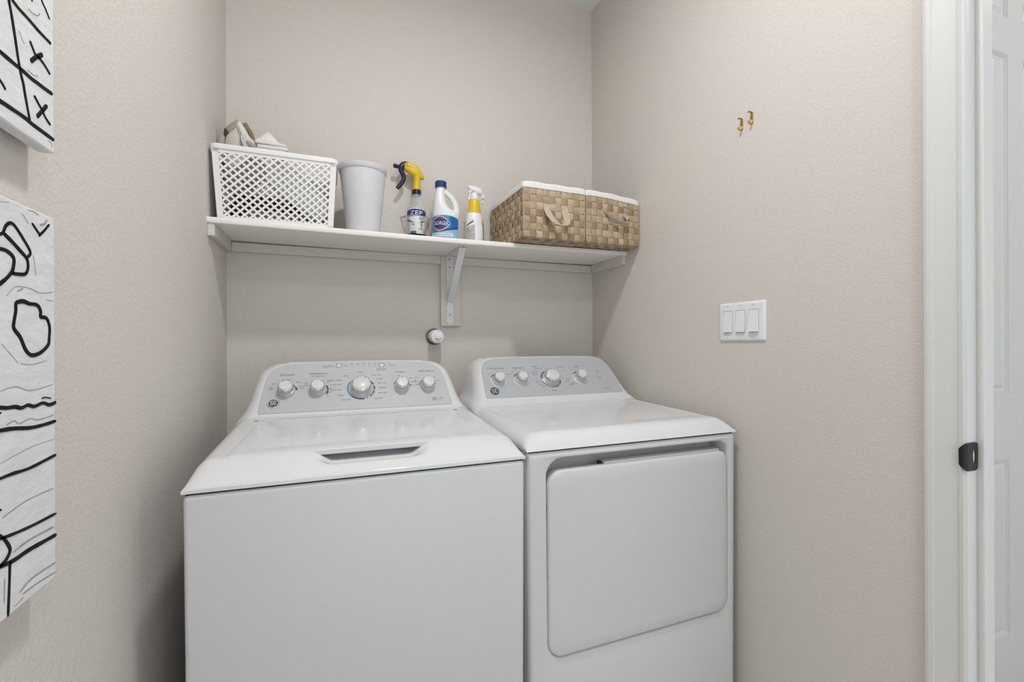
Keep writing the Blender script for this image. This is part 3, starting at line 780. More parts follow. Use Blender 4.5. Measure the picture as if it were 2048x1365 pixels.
# ================================================================ lattice laundry basket
def lattice_basket():
    z0 = ztop(-0.16) + 0.002
    T = thing('plastic_basket', 'white lattice-sided plastic basket full of cloth at the left end of the shelf', 'basket', (-0.160, 1.595, z0))
    H = 0.220
    ax0, ax1, ay0, ay1 = -0.160, 0.160, 0.004, 0.210      # bottom
    bx0, bx1, by0, by1 = -0.1735, 0.1725, -0.006, 0.222   # top
    PL = mat('basket_plastic', (0.80, 0.79, 0.77), 0.35, bump=0.03, scale=80, spec=0.4)
    bot = {'f': ((ax0, ay0), (ax1, ay0)), 'k': ((ax1, ay1), (ax0, ay1)), 'l': ((ax0, ay1), (ax0, ay0)), 'r': ((ax1, ay0), (ax1, ay1))}
    top = {'f': ((bx0, by0), (bx1, by0)), 'k': ((bx1, by1), (bx0, by1)), 'l': ((bx0, by1), (bx0, by0)), 'r': ((bx1, by0), (bx1, by1))}
    for key in 'fklr':
        (p0, p1), (q0, q1) = bot[key], top[key]
        def S(u, v, d=0.0):
            a = Vector((*p0, 0)).lerp(Vector((*p1, 0)), u); c = Vector((*q0, H)).lerp(Vector((*q1, H)), u)
            e = (Vector((*p1, 0)) - Vector((*p0, 0))).normalized()
            nrm = Vector((e.y, -e.x, 0))
            return a.lerp(c, v) + nrm * d
        Wd = (Vector(p1) - Vector(p0)).length
        b = bmesh.new()
        th = 0.0035
        def bar(u0, v0, u1, v1, w, dz=0.0):          # in metres on the face
            d = Vector((u1 - u0, v1 - v0)); L = d.length
            if L < 1e-5: return
            n = Vector((-d.y, d.x)) / L * (w / 2)
            def q(u, v, dd): return S(u / Wd, v / H, dd + dz)
            r0 = [q(u0 + n.x, v0 + n.y, -th / 2), q(u0 - n.x, v0 - n.y, -th / 2), q(u0 - n.x, v0 - n.y, th / 2), q(u0 + n.x, v0 + n.y, th / 2)]
            r1 = [q(u1 + n.x, v1 + n.y, -th / 2), q(u1 - n.x, v1 - n.y, -th / 2), q(u1 - n.x, v1 - n.y, th / 2), q(u1 + n.x, v1 + n.y, th / 2)]
            loft(b, [r0, r1])
        m0 = 0.013; u_lo, u_hi, v_lo, v_hi = m0, Wd - m0, 0.006, H - 0.022
        pitch_u, pitch_v = 0.0232, 0.0226
        sl = pitch_v / pitch_u
        for s in (1, -1):
            k = -30
            while k < 60:
                # line v = s*sl*(u - u_lo) + c
                c = v_lo + k * pitch_v - (0 if s > 0 else 0)
                pts = []
                for uu in (u_lo, u_hi):
                    vv = s * sl * (uu - u_lo) + c
                    if v_lo - 1e-6 <= vv <= v_hi + 1e-6: pts.append((uu, vv))
                for vv in (v_lo, v_hi):
                    uu = u_lo + (vv - c) / (s * sl)
                    if u_lo < uu < u_hi: pts.append((uu, vv))
                if len(pts) >= 2:
                    pts.sort(); bar(*pts[0], *pts[-1], 0.0057, 0.0004 * s)
                k += 1
        bar(0.0, 0.003, Wd, 0.003, 0.012)
        bar(0.0, H - 0.014, Wd, H - 0.014, 0.018)
        bar(0.0065, 0, 0.0065, H, 0.016); bar(Wd - 0.0065, 0, Wd - 0.0065, H, 0.016)
        obj('lattice_wall', b, PL, T)
    b = bmesh.new(); box(b, (ax0, ay0, 0.0), (ax1, ay1, 0.004), 0.001, 1); obj('base', b, PL, T)
    b = bmesh.new(); rings = []
    for off, z in ((0.000, H - 0.013), (0.0050, H - 0.013), (0.0060, H - 0.004), (0.0052, H + 0.001), (0.002, H + 0.003), (-0.002, H + 0.002), (-0.003, H - 0.004)):
        rings.append([Vector((x, y, z)) for x, y in rrect(bx0 - off, bx1 + off, by0 - off, by1 + off, 0.018, 5)])
    rings.append(rings[0])
    loft(b, rings, False, False); obj('rim', b, PL, T, smooth=True, angle=50)
    # contents: separate things that sit in the basket
    gx, gy, gz = -0.160, 1.595, z0
    def item(nm, lab, cat, size, m, loc, rot, **k):
        o = cloth_blob(nm, size, m, None, loc=(0, 0, 0), rot=rot, **k)
        o.location = (gx + loc[0], gy + loc[1], gz + loc[2])
        tag(o, lab, cat, 'cloths in the lattice basket'); return o
    item('folded_cloth', 'smooth white cloth pressed slantwise against the right half of the lattice basket', 'cloth', (0.215, 0.030, 0.086), mat('bright_linen', (0.78, 0.77, 0.76), 0.8, bump=0.10, scale=120, spec=0.2), (0.062, 0.030, 0.112), (0, math.radians(38), 0), amp=0.002, seed=3)
    item('folded_cloth', 'pale cloth filling the upper right corner inside the lattice basket', 'cloth', (0.10, 0.040, 0.075), LINEN, (0.110, 0.075, 0.166), (0, math.radians(15), 0), seed=5)
    item('folded_cloth', 'dark brown cloth at the lower left inside the lattice basket', 'cloth', (0.20, 0.060, 0.100), BROWNC, (-0.050, 0.160, 0.066), (0, 0, 0), amp=0.006, seed=6)
    item('folded_cloth', 'grey beige cloth across the upper left inside the lattice basket', 'cloth', (0.120, 0.030, 0.070), GREYC, (-0.090, 0.032, 0.150), (0, math.radians(-35), 0), amp=0.005, seed=8)
    item('folded_cloth', 'grey towel lying along the bottom of the lattice basket', 'cloth', (0.17, 0.030, 0.036), GREYC, (-0.005, 0.070, 0.030), (0, math.radians(2), 0), amp=0.004, seed=9)
    item('folded_cloth', 'tan cloth at the lower right behind the basket lattice', 'cloth', (0.075, 0.05, 0.06), TANC, (0.110, 0.10, 0.050), (0, 0, 0), amp=0.006, seed=11)
    # stack of folded off-white linen showing above the rim
    o = thing('folded_linen', 'off-white linen folded flat on top of the lattice basket', 'cloth', (gx - 0.010, gy + 0.048, gz + 0.222), group='cloths in the lattice basket')
    for k, (x0, x1, zz, t) in enumerate(((-0.052, 0.036, 0.000, 0.008), (-0.048, 0.040, 0.009, 0.013), (-0.052, 0.034, 0.022, 0.010))):
        b = bmesh.new(); box(b, (x0, -0.042, zz), (x1, 0.026, zz + t), t * 0.42, 4)
        for v in b.verts: v.co += noise.noise_vector(v.co * 16 + Vector((k * 4, 0, 0))) * 0.003
        obj('fold', b, LINEN, o, smooth=True)
    b = bmesh.new()      # top fold rising to a soft peak
    rings = []
    for k in range(9):
        t = k / 8; x = -0.055 + 0.086 * t
        h = 0.034 + 0.050 * math.exp(-((t - 0.42) / 0.36) ** 2) * (1 - 0.3 * t)
        rings.append([Vector((x, -0.035, 0.031)), Vector((x, -0.02, h * 0.72 + 0.006)), Vector((x, 0.00, h)), Vector((x, 0.024, h - 0.006)), Vector((x, 0.026, 0.031))])
    loft(b, rings)
    bmesh.ops.subdivide_edges(b, edges=b.edges[:], cuts=2, use_grid_fill=True, smooth=0.6)
    for v in b.verts: v.co += noise.noise_vector(v.co * 22) * 0.003
    obj('fold', b, LINEN, o, smooth=True)
    # upright tan and white canvas bag
    bag = thing('canvas_bag', 'tan and white canvas bag standing upright in the left corner of the lattice basket', 'bag', (gx - 0.112, gy + 0.136, gz + 0.150), group='cloths in the lattice basket')
    def leaf(pts, w, th, m, nm, depth=0.0, bulge=0.0):
        b = bmesh.new(); path = smooth_path(pts, 5); n = len(path); rings = []
        for i, p in enumerate(path):
            f = i / (n - 1) * (len(w) - 1); k = min(int(f), len(w) - 2); ww = w[k] + (w[k + 1] - w[k]) * (f - k)
            d = (path[min(i + 1, n - 1)] - path[max(i - 1, 0)]).normalized(); s = d.cross(Vector((0, 1, 0))).normalized()
            rings.append([p - s * ww, p - s * ww * 0.5 + Vector((0, -th - bulge, 0)), p + Vector((0, -th - bulge * 1.3, 0)), p + s * ww * 0.5 + Vector((0, -th - bulge, 0)), p + s * ww, p + s * ww * 0.5 + Vector((0, th, 0)), p - s * ww * 0.5 + Vector((0, th, 0))])
        loft(b, rings)
        for v in b.verts: v.co += noise.noise_vector(v.co * 30 + Vector((len(nm), 0, 0))) * 0.0022
        return obj(nm, b, m, bag, smooth=True, angle=60)
    leaf([(-0.030, 0.0, 0.0), (-0.032, 0.0, 0.11), (-0.030, 0.01, 0.170), (-0.012, 0.015, 0.212)], [0.030, 0.034, 0.030, 0.010], 0.012, TANC, 'body', bulge=0.008)
    leaf([(-0.046, -0.02, 0.0), (-0.045, -0.024, 0.10), (-0.044, -0.02, 0.145), (-0.050, -0.012, 0.172)], [0.013, 0.012, 0.010, 0.003], 0.005, BROWNC, 'side_gusset')
    leaf([(-0.060, -0.025, 0.06), (-0.058, -0.03, 0.118), (-0.056, -0.025, 0.138), (-0.058, -0.018, 0.150)], [0.009, 0.010, 0.006, 0.002], 0.004, mat('grey_felt', (0.40, 0.36, 0.33), 0.9, bump=0.2, scale=150), 'side_pocket')
    leaf([(-0.018, -0.03, 0.02), (-0.020, -0.036, 0.120), (-0.014, -0.030, 0.158), (-0.006, -0.020, 0.184)], [0.026, 0.027, 0.015, 0.004], 0.006, mat('cream_canvas', (0.60, 0.56, 0.49), 0.85, bump=0.35, scale=240, var=0.05), 'front_pocket', bulge=0.006)
    leaf([(-0.006, -0.046, 0.186), (0.001, -0.046, 0.160), (0.012, -0.045, 0.135), (0.024, -0.044, 0.115), (0.036, -0.042, 0.095)], [0.006, 0.010, 0.015, 0.022, 0.026], 0.003, LINEN, 'flap')
    leaf([(0.004, 0.0, 0.207), (0.016, -0.005, 0.180), (0.030, -0.015, 0.145), (0.040, -0.02, 0.110)], [0.006, 0.007, 0.008, 0.008], 0.003, mat('olive_strap', (0.24, 0.19, 0.10), 0.8, bump=0.3, scale=240), 'strap')
    b = bmesh.new(); tube(b, [(-0.008, -0.040, 0.188), (-0.002, -0.050, 0.165), (0.004, -0.053, 0.145), (0.002, -0.054, 0.130), (0.008, -0.054, 0.115), (0.012, -0.053, 0.100)], 0.0032, 8, 5); obj('cord', b, LINEN, bag, smooth=True)
    b = bmesh.new(); tube(b, [(-0.018, -0.03, 0.190), (-0.010, -0.038, 0.197), (-0.002, -0.036, 0.188)], 0.0022, 8, 5); obj('cord', b, LINEN, bag, smooth=True)
    leaf([(0.016, -0.05, 0.128), (0.034, -0.052, 0.110), (0.030, -0.052, 0.098)], [0.004, 0.010, 0.012], 0.002, GREYC, 'tag')
lattice_basket()

# ================================================================ white waste bin
def waste_bin():
    x, y = 0.1005, 1.668
    t = thing('waste_bin', 'plain white tapered plastic waste bin between the lattice basket and the spray bottle', 'bin', (x, y, ztop(x) + 0.001))
    PB = mat('bin_plastic', (0.61, 0.613, 0.628), 0.38, bump=0.02, scale=60, spec=0.4)
    hz = 0.232
    b = bmesh.new()
    lathe(b, [(0.050, 0.0), (0.053, 0.002), (0.054, 0.006), (0.0772, hz - 0.014), (0.0770, hz - 0.012), (0.0756, hz - 0.012), (0.0752, hz - 0.014), (0.0520, 0.008), (0.020, 0.006)], 56, None)
    obj('body', b, PB, t, smooth=True, angle=45)
    b = bmesh.new()
    lathe(b, [(0.0768, hz - 0.0165), (0.0790, hz - 0.0165), (0.0798, hz - 0.0155), (0.0824, hz - 0.0015), (0.0822, hz), (0.0812, hz + 0.0004), (0.0802, hz - 0.001), (0.0768, hz - 0.0165)], 56, None, False, False)
    obj('rim', b, PB, t, smooth=True, angle=45)
waste_bin()

# ================================================================ bottles on the shelf
CLEAR = mat('clear_plastic', (0.80, 0.79, 0.77), 0.18, alpha=0.35, spec=0.4, bump=0.02, scale=20)
GLASS = mat('clear_glass', (0.95, 0.97, 0.97), 0.02, trans=1.0, ior=1.42, bump=0.01, scale=10)
YEL = mat('yellow_plastic', (0.72, 0.50, 0.02), 0.32, bump=0.03, scale=60)
NAVY = mat('navy_plastic', (0.006, 0.008, 0.045), 0.35, bump=0.03, scale=60)
BLUE = mat('blue_plastic', (0.010, 0.040, 0.18), 0.35, bump=0.03, scale=60)
HDPE = mat('white_bottle', (0.78, 0.79, 0.80), 0.35, bump=0.02, scale=40)
LBLUE = mat('label_blue', (0.015, 0.13, 0.38), 0.35, var=0.04, scale=30)
LTEAL = mat('label_teal', (0.01, 0.30, 0.45), 0.35, var=0.04, scale=30)
LPALE = mat('label_pale_blue', (0.26, 0.50, 0.66), 0.35, var=0.06, scale=60)
LNAVY = mat('label_navy', (0.012, 0.04, 0.18), 0.35, var=0.05, scale=40)
LWHITE = mat('label_white', (0.76, 0.77, 0.79), 0.4, var=0.02, scale=50)
LRED = mat('label_red', (0.38, 0.03, 0.03), 0.4, var=0.05, scale=50)
LGREY = mat('label_grey', (0.42, 0.40, 0.40), 0.5, var=0.35, scale=140)
TEXTG = mat('label_print', (0.22, 0.22, 0.24), 0.5, var=0.2, scale=80)

def wrap(rx, ry, off=0.0006, a_c=-math.pi / 2):
    """map label coords (arc length s, height z) onto an elliptical bottle, s = 0 facing the camera side"""
    def f(s, z):
        a = a_c + s / max(rx, ry) * 1.0
        return Vector(((rx + off) * math.cos(a), (ry + off) * math.sin(a), z))
    return f

def patch(bm, f, s0, s1, z0, z1, n=14, top=None, bot=None):
    prev = None
    for k in range(n + 1):
        s = s0 + (s1 - s0) * k / n; q = k / n
        lo = bot(q) if bot else z0; hi = top(q) if top else z1
        cur = (bm.verts.new(f(s, lo)), bm.verts.new(f(s, hi)))
        if prev: bm.faces.new((prev[0], cur[0], cur[1], prev[1]))
        prev = cur

def poly(bm, f, pts):
    c = Vector((sum(p[0] for p in pts) / len(pts), sum(p[1] for p in pts) / len(pts)))
    cv = bm.verts.new(f(*c)); vs = [bm.verts.new(f(*p)) for p in pts]
    for i in range(len(vs)): bm.faces.new((vs[i], vs[(i + 1) % len(vs)], cv))

def spray_bottle():
    x, y = 0.3085, 1.803
    t = thing('spray_bottle', 'clear spray bottle with a yellow and navy trigger head, against the wall', 'spray bottle', (x, y, ztop(x) + 0.001))
    r = 0.0358
    b = bmesh.new()
    lathe(b, [(0.033, 0), (r, 0.004), (r, 0.148), (0.0345, 0.156), (0.0290, 0.170), (0.0235, 0.185), (0.0190, 0.202), (0.0165, 0.214), (0.0165, 0.222)], 40)
    obj('bottle', b, CLEAR, t, smooth=True, angle=40)
    b = bmesh.new(); lathe(b, [(0.0170, 0.206), (0.0180, 0.207), (0.0172, 0.226), (0.0150, 0.228)], 32); obj('collar', b, NAVY, t, smooth=True, angle=40)
    # label
    f = wrap(r, r, 0.0007, math.radians(-101)); f2 = wrap(r, r, 0.0012, math.radians(-101)); f3 = wrap(r, r, 0.0017, math.radians(-101))
    b = bmesh.new(); patch(b, f, -0.048, 0.048, 0.012, 0.115, 18, top=lambda q: 0.147 - 0.006 * (2 * q - 1) ** 2); lab = obj('label', b, LWHITE, t, normals=False)
    b = bmesh.new(); patch(b, f2, -0.048, 0.048, 0.085, 0.112, 18, top=lambda q: 0.144 - 0.006 * (2 * q - 1) ** 2, bot=lambda q: 0.118 - 0.004 * math.sin(q * 3.14)); obj('label_band', b, LNAVY, lab, normals=False)
    b = bmesh.new(); text_into(b, 'ZEP', 0.023, lambda a, c: f3(a * 1.35, 0.1285 + c), fine=0.005); obj('label_text', b, LWHITE, lab, normals=False)
    b = bmesh.new(); patch(b, f2, -0.046, -0.008, 0.060, 0.080, 8, top=lambda q: 0.113 - 0.020 * q, bot=lambda q: 0.102 - 0.018 * q); patch(b, f2, 0.016, 0.044, 0.060, 0.080, 8, top=lambda q: 0.096 + 0.014 * q, bot=lambda q: 0.090 + 0.012 * q)
    patch(b, f2, -0.03, 0.0, 0.045, 0.060, 8); tag(obj('label_shapes', b, LNAVY, lab, normals=False), kind='stuff')
    # head: yellow shroud with a peaked tail, pointing left, tilted like the photo
    b = bmesh.new()
    tube(b, [(0.000, 0, 0.226), (0.0015, 0, 0.248), (0.003, 0, 0.272), (0.004, 0, 0.290)], [0.0155, 0.0135, 0.0135, 0.016], 20, 5)
    neck = obj('neck', b, YEL, t, smooth=True, angle=50)
    b = bmesh.new(); rings = []
    #        x,      z_mid,  half height, half width
    secs = [(-0.047, 0.3130, 0.0115, 0.0085), (-0.042, 0.3125, 0.0150, 0.0120), (-0.030, 0.3100, 0.0215, 0.0145), (-0.015, 0.3050, 0.0245, 0.0160), (0.000, 0.2990, 0.0250, 0.0160), (0.012, 0.2925, 0.0220, 0.0150), (0.021, 0.2850, 0.0140, 0.0115), (0.0275, 0.2770, 0.0060, 0.0070), (0.029, 0.2745, 0.0030, 0.0040)]
    for (sx, zm, hh, hw) in secs:
        rg = []
        for k in range(16):
            a = 2 * math.pi * k / 16; c, s = math.cos(a), math.sin(a)
            rg.append(Vector((sx, hw * math.copysign(abs(c) ** 0.7, c), zm + hh * math.copysign(abs(s) ** 0.7, s))))
        rings.append(rg)
    loft(b, rings)
    head = obj('trigger_head', b, YEL, t, smooth=True, angle=60)
    b = bmesh.new(); box(b, (-0.040, -0.0165, 0.3045), (-0.004, -0.0135, 0.3175), 0.0014, 2, Matrix.Translation((0, 0, 0.005)) @ Matrix.Translation((-0.02, 0, 0.305)) @ Matrix.Rotation(math.radians(14), 4, 'Y') @ Matrix.Translation((0.02, 0, -0.305))); obj('side_rib', b, YEL, head)
    b = bmesh.new(); lathe(b, [(0.0062, 0), (0.0058, 0.0014), (0.002, 0.0016)], 16, Matrix.Translation((-0.0380, -0.0125, 0.3215)) @ Matrix.Rotation(math.radians(90), 4, 'X')); obj('pivot', b, YEL, head, smooth=True, angle=40)
    b = bmesh.new(); lathe(b, [(0.0030, 0), (0.0028, 0.0006), (0.001, 0.0008)], 12, Matrix.Translation((-0.0380, -0.0140, 0.3215)) @ Matrix.Rotation(math.radians(90), 4, 'X')); obj('pivot_pin', b, NAVY, head, smooth=True, angle=40)
    b = bmesh.new()
    tube(b, [(-0.030, 0, 0.3250), (-0.046, 0, 0.3230), (-0.0575, 0, 0.3110), (-0.0580, 0, 0.2960), (-0.0500, 0, 0.2780), (-0.0490, 0, 0.2640), (-0.0600, 0, 0.2440), (-0.0740, 0, 0.2260)], [0.0060, 0.0075, 0.0080, 0.0068, 0.0056, 0.0054, 0.0052, 0.0048], 14, 7, flat=(1.5, 1.0), up=Vector((0, 1, 0)))
    obj('trigger', b, NAVY, t, smooth=True)
    Mn = Matrix.Translation((-0.0585, 0, 0.3090)) @ Matrix.Rotation(math.radians(-82), 4, 'Y')
    b = bmesh.new(); lathe(b, [(0.0060, 0.0), (0.0066, 0.014), (0.0085, 0.0155), (0.0080, 0.028), (0.0066, 0.030), (0.0030, 0.0302)], 8, Mn); obj('nozzle', b, NAVY, t, smooth=True, angle=30)
spray_bottle()

def measuring_cup():
    x, y = 0.2795, 1.641
    t = thing('measuring_cup', 'small clear glass measuring cup with red markings, in front of the spray bottle', 'measuring cup', (x, y, ztop(x) + 0.0008))
    b = bmesh.new()
    def spout(a, z):
        d = (a - math.radians(172) + math.pi) % (2 * math.pi) - math.pi
        return 1 + 0.16 * math.exp(-(d / 0.32) ** 2) * max(0, (z - 0.030) / 0.040)
    lathe(b, [(0.036, 0.0), (0.0385, 0.002), (0.0395, 0.008), (0.0480, 0.064), (0.0500, 0.0695), (0.0490, 0.0710), (0.0465, 0.0695), (0.0450, 0.064), (0.0365, 0.010), (0.030, 0.007)], 48, None, rmod=spout)
    obj('bowl', b, GLASS, t, smooth=True, angle=50)
    b = bmesh.new(); tube(b, [(0.008, -0.046, 0.060), (0.010, -0.059, 0.062), (0.011, -0.0635, 0.054), (0.011, -0.0640, 0.040), (0.0105, -0.060, 0.026), (0.009, -0.042, 0.024)], 0.0045, 12, 6, flat=(1.5, 0.8)); obj('handle', b, GLASS, t, smooth=True)
    PINK = mat('red_print', (0.55, 0.10, 0.06), 0.5, var=0.1, scale=60)
    def onc(a_deg):
        def f(s, z):
            r = 0.0392 + (z - 0.008) * 0.133 + 0.0005
            a = math.radians(a_deg) + s / r
            return Vector((r * math.cos(a), r * math.sin(a), z))
        return f
    b = bmesh.new()
    for a_deg, rows in ((-150, (('1 CUP', 0.056), ('2/3', 0.042), ('1/3', 0.028), ('1/4', 0.016))), (-35, (('250', 0.058), ('200', 0.047), ('150', 0.036), ('100', 0.026), ('50', 0.015)))):
        f = onc(a_deg)
        for s, z in rows:
            text_into(b, s, 0.0098, lambda a, c, f=f, z=z: f(a, z + c))
            patch(b, f, -0.012, 0.010, z - 0.0058, z - 0.0048, 6)
    tag(obj('measure_marks', b, PINK, t, normals=False), 'red measure marks printed on the glass', kind='stuff')
measuring_cup()

def bleach_bottle():
    x, y = 0.4085, 1.735
    t = thing('bleach_bottle', 'white bleach bottle with a navy blue cap, moulded handle and blue label', 'bottle', (x, y, ztop(x) + 0.001))
    rx, ry = 0.0500, 0.036
    b = bmesh.new()
    rings = []
    #       z,     x_left,  x_right, ry     body narrows to the spout on the left while the handle frees itself on the right
    secs = [(0.000, -0.045, 0.045, 0.031), (0.004, -0.050, 0.050, 0.036), (0.120, -0.050, 0.050, 0.036), (0.132, -0.0495, 0.0440, 0.0355), (0.142, -0.0490, 0.0200, 0.034), (0.155, -0.0480, 0.0080, 0.031), (0.170, -0.0465, 0.0000, 0.028), (0.185, -0.0440, -0.0030, 0.025), (0.200, -0.0415, -0.0040, 0.021), (0.212, -0.0385, -0.0030, 0.0185), (0.220, -0.0360, -0.0010, 0.0175), (0.229, -0.0355, -0.0005, 0.0175)]
    for z, xl, xr, yy in secs:
        cx, hx = (xl + xr) / 2, (xr - xl) / 2
        rings.append([Vector((cx + hx * math.cos(a), yy * math.sin(a), z)) for a in [2 * math.pi * k / 40 for k in range(40)]])
    loft(b, rings)
    obj('body', b, HDPE, t, smooth=True, angle=60)
    b = bmesh.new(); tube(b, [(-0.006, 0, 0.214), (0.006, 0, 0.205), (0.022, 0, 0.192), (0.036, 0, 0.172), (0.042, 0, 0.150), (0.041, 0, 0.128), (0.036, 0, 0.112)], [0.009, 0.0085, 0.0085, 0.0090, 0.0095, 0.0105, 0.010], 16, 6, flat=(1.25, 1.0), up=Vector((0, 1, 0))); obj('handle', b, HDPE, t, smooth=True)
    cx = -0.0180
    b = bmesh.new(); lathe(b, [(0.0215, 0.224), (0.0222, 0.226), (0.0218, 0.245), (0.0205, 0.2475), (0.010, 0.248)], 48, Matrix.Translation((cx, 0, 0)), rmod=lambda a, z: 1 + 0.012 * (math.sin(a * 24) > 0)); obj('cap', b, BLUE, t, smooth=True, angle=25)
    f0 = wrap(rx, ry, 0.0006, math.radians(-92)); f1 = wrap(rx, ry, 0.0011, math.radians(-92)); f2 = wrap(rx, ry, 0.0016, math.radians(-92)); f3 = wrap(rx, ry, 0.0021, math.radians(-92)); f4 = wrap(rx, ry, 0.0026, math.radians(-92))
    b = bmesh.new(); patch(b, f0, -0.086, 0.060, 0.012, 0.108, 26, top=lambda q: 0.112 - 0.010 * (2 * q - 1.0) ** 2); lab = obj('label', b, LTEAL, t, normals=False)
    b = bmesh.new(); patch(b, f1, 0.010, 0.060, 0.066, 0.1, 10, top=lambda q: 0.110 - 0.009 * q * q, bot=lambda q: 0.062 + 0.010 * q); obj('label_field', b, LBLUE, lab, normals=False)
    b = bmesh.new(); patch(b, f1, -0.086, 0.060, 0.012, 0.06, 22, bot=lambda q: 0.012, top=lambda q: 0.046 + 0.026 * max(0, q - 0.3)); obj('label_field', b, LPALE, lab, normals=False)
    b = bmesh.new(); patch(b, f1, -0.030, 0.060, 0.04, 0.06, 14, bot=lambda q: 0.046 + 0.024 * q, top=lambda q: 0.051 + 0.026 * q); obj('label_stripe', b, LNAVY, lab, normals=False)
    # lozenge: white edge, red band, navy heart
    cx0, cz0 = -0.029, 0.080
    def loz(w, h):
        up = [(cx0 + w * k / 8, cz0 + h * (1 - abs(k / 8) ** 1.7)) for k in range(-8, 9)]
        return up + [(x, 2 * cz0 - z) for x, z in reversed(up[1:-1])]
    for nm, w, h, m, f in (('emblem_edge', 0.042, 0.0285, LWHITE, f2), ('emblem_band', 0.0395, 0.0260, LRED, f3), ('emblem_heart', 0.0385, 0.0175, LNAVY, f4)):
        b = bmesh.new(); poly(b, f, loz(w, h)); obj(nm, b, m, lab, normals=False)
    f5 = wrap(rx, ry, 0.0031, math.radians(-92))
    b = bmesh.new(); text_into(b, 'CLOROX', 0.0175, lambda a, c: f5(cx0 + a * 0.92, cz0 + c * 1.2), fine=0.005); obj('label_text', b, LWHITE, lab, normals=False)
    b = bmesh.new(); patch(b, f2, -0.080, 0.022, 0.031, 0.044, 16); obj('label_strip', b, LWHITE, lab, normals=False)
    b = bmesh.new(); text_into(b, 'Disinfecting Bleach', 0.0098, lambda a, c: f3(-0.020 + a, 0.0382 + c), fine=0.005); obj('label_text', b, TEXTG, lab, normals=False)
    b = bmesh.new(); patch(b, f2, -0.070, 0.024, 0.013, 0.027, 16); obj('label_strip', b, LBLUE, lab, normals=False)
    b = bmesh.new(); text_into(b, 'CONCENTRATED', 0.0090, lambda a, c: f3(-0.022 + a, 0.0202 + c), fine=0.005); obj('label_text', b, LPALE, lab, normals=False)
bleach_bottle()

def cleaner_bottle():
    x, y = 0.5205, 1.720
    t = thing('cleaner_bottle', 'white trigger cleaner bottle with a yellow shoulder, next to the woven basket', 'spray bottle', (x, y, ztop(x) + 0.001))
    rx, ry = 0.0370, 0.030
    b = bmesh.new()
    lathe(b, [(0.033, 0), (0.0370, 0.004), (0.0375, 0.060), (0.0345, 0.100), (0.0300, 0.124), (0.0255, 0.138)], 40, None, sy=0.82); obj('body', b, HDPE, t, smooth=True, angle=50)
    b = bmesh.new(); lathe(b, [(0.0262, 0.134), (0.0258, 0.140), (0.0225, 0.166), (0.0195, 0.187), (0.0180, 0.189)], 40, None, sy=0.9); obj('shoulder', b, YEL, t, smooth=True, angle=50)
    b = bmesh.new(); lathe(b, [(0.0165, 0.187), (0.0165, 0.199), (0.0145, 0.201), (0.0125, 0.214)], 32); obj('collar', b, PLASW, t, smooth=True, angle=40)
    b = bmesh.new(); rings = []
    for (sx, zm, hh, hw) in ((-0.026, 0.2360, 0.0060, 0.006), (-0.022, 0.2350, 0.0085, 0.009), (-0.008, 0.2300, 0.0125, 0.011), (0.008, 0.2260, 0.0150, 0.012), (0.022, 0.2240, 0.0150, 0.011), (0.030, 0.2210, 0.0110, 0.009), (0.033, 0.2190, 0.0060, 0.005)):
        rings.append([Vector((sx, hw * math.cos(a), zm + hh * math.sin(a))) for a in [2 * math.pi * k / 14 for k in range(14)]])
    loft(b, rings); obj('trigger_head', b, PLASW, t, smooth=True, angle=60)
    b = bmesh.new(); tube(b, [(-0.012, 0, 0.226), (-0.020, 0, 0.212), (-0.018, 0, 0.199), (-0.024, 0, 0.186)], [0.006, 0.005, 0.0045, 0.004], 10, 6); obj('trigger', b, PLASW, t, smooth=True)
    b = bmesh.new(); tube(b, [(0.028, 0, 0.222), (0.036, 0, 0.200), (0.034, 0, 0.175)], [0.006, 0.0055, 0.004], 10, 6); obj('rear_spur', b, PLASW, t, smooth=True)
    def fl(off):
        def f(s, z):
            r = 0.0375 if z < 0.06 else 0.0375 - (z - 0.06) * 0.075
            a = math.radians(-95) + s / 0.037
            return Vector(((r + off) * math.cos(a), (r + off) * math.sin(a) * 0.82 - 0.0002, z))
        return f
    f, g = fl(0.0006), fl(0.0012)
    b = bmesh.new(); patch(b, f, -0.050, 0.006, 0.006, 0.112, 14, top=lambda q: 0.112 - 0.02 * q ** 4); lab = obj('label', b, LWHITE, t, normals=False)
    b = bmesh.new(); patch(b, g, -0.046, -0.004, 0.010, 0.070, 10, top=lambda q: 0.072 + 0.012 * q); obj('label_text_block', b, LGREY, lab, normals=False)
    b = bmesh.new(); patch(b, g, -0.042, -0.010, 0.07, 0.1, 8, bot=lambda q: 0.078 + 0.016 * q, top=lambda q: 0.083 + 0.018 * q); obj('label_stroke', b, mat('label_rust', (0.20, 0.09, 0.06), 0.5, var=0.15, scale=80), lab, normals=False)
    b = bmesh.new(); patch(b, f, 0.030, 0.075, 0.010, 0.110, 12, top=lambda q: 0.102 + 0.010 * math.sin(3.14 * q), bot=lambda q: 0.006 + 0.012 * q); fl1 = obj('front_label', b, YEL, t, normals=False)
    b = bmesh.new(); patch(b, g, 0.036, 0.075, 0.030, 0.092, 12, top=lambda q: 0.092 - 0.006 * q, bot=lambda q: 0.044 - 0.022 * q); obj('label_field', b, LBLUE, fl1, normals=False)
cleaner_bottle()

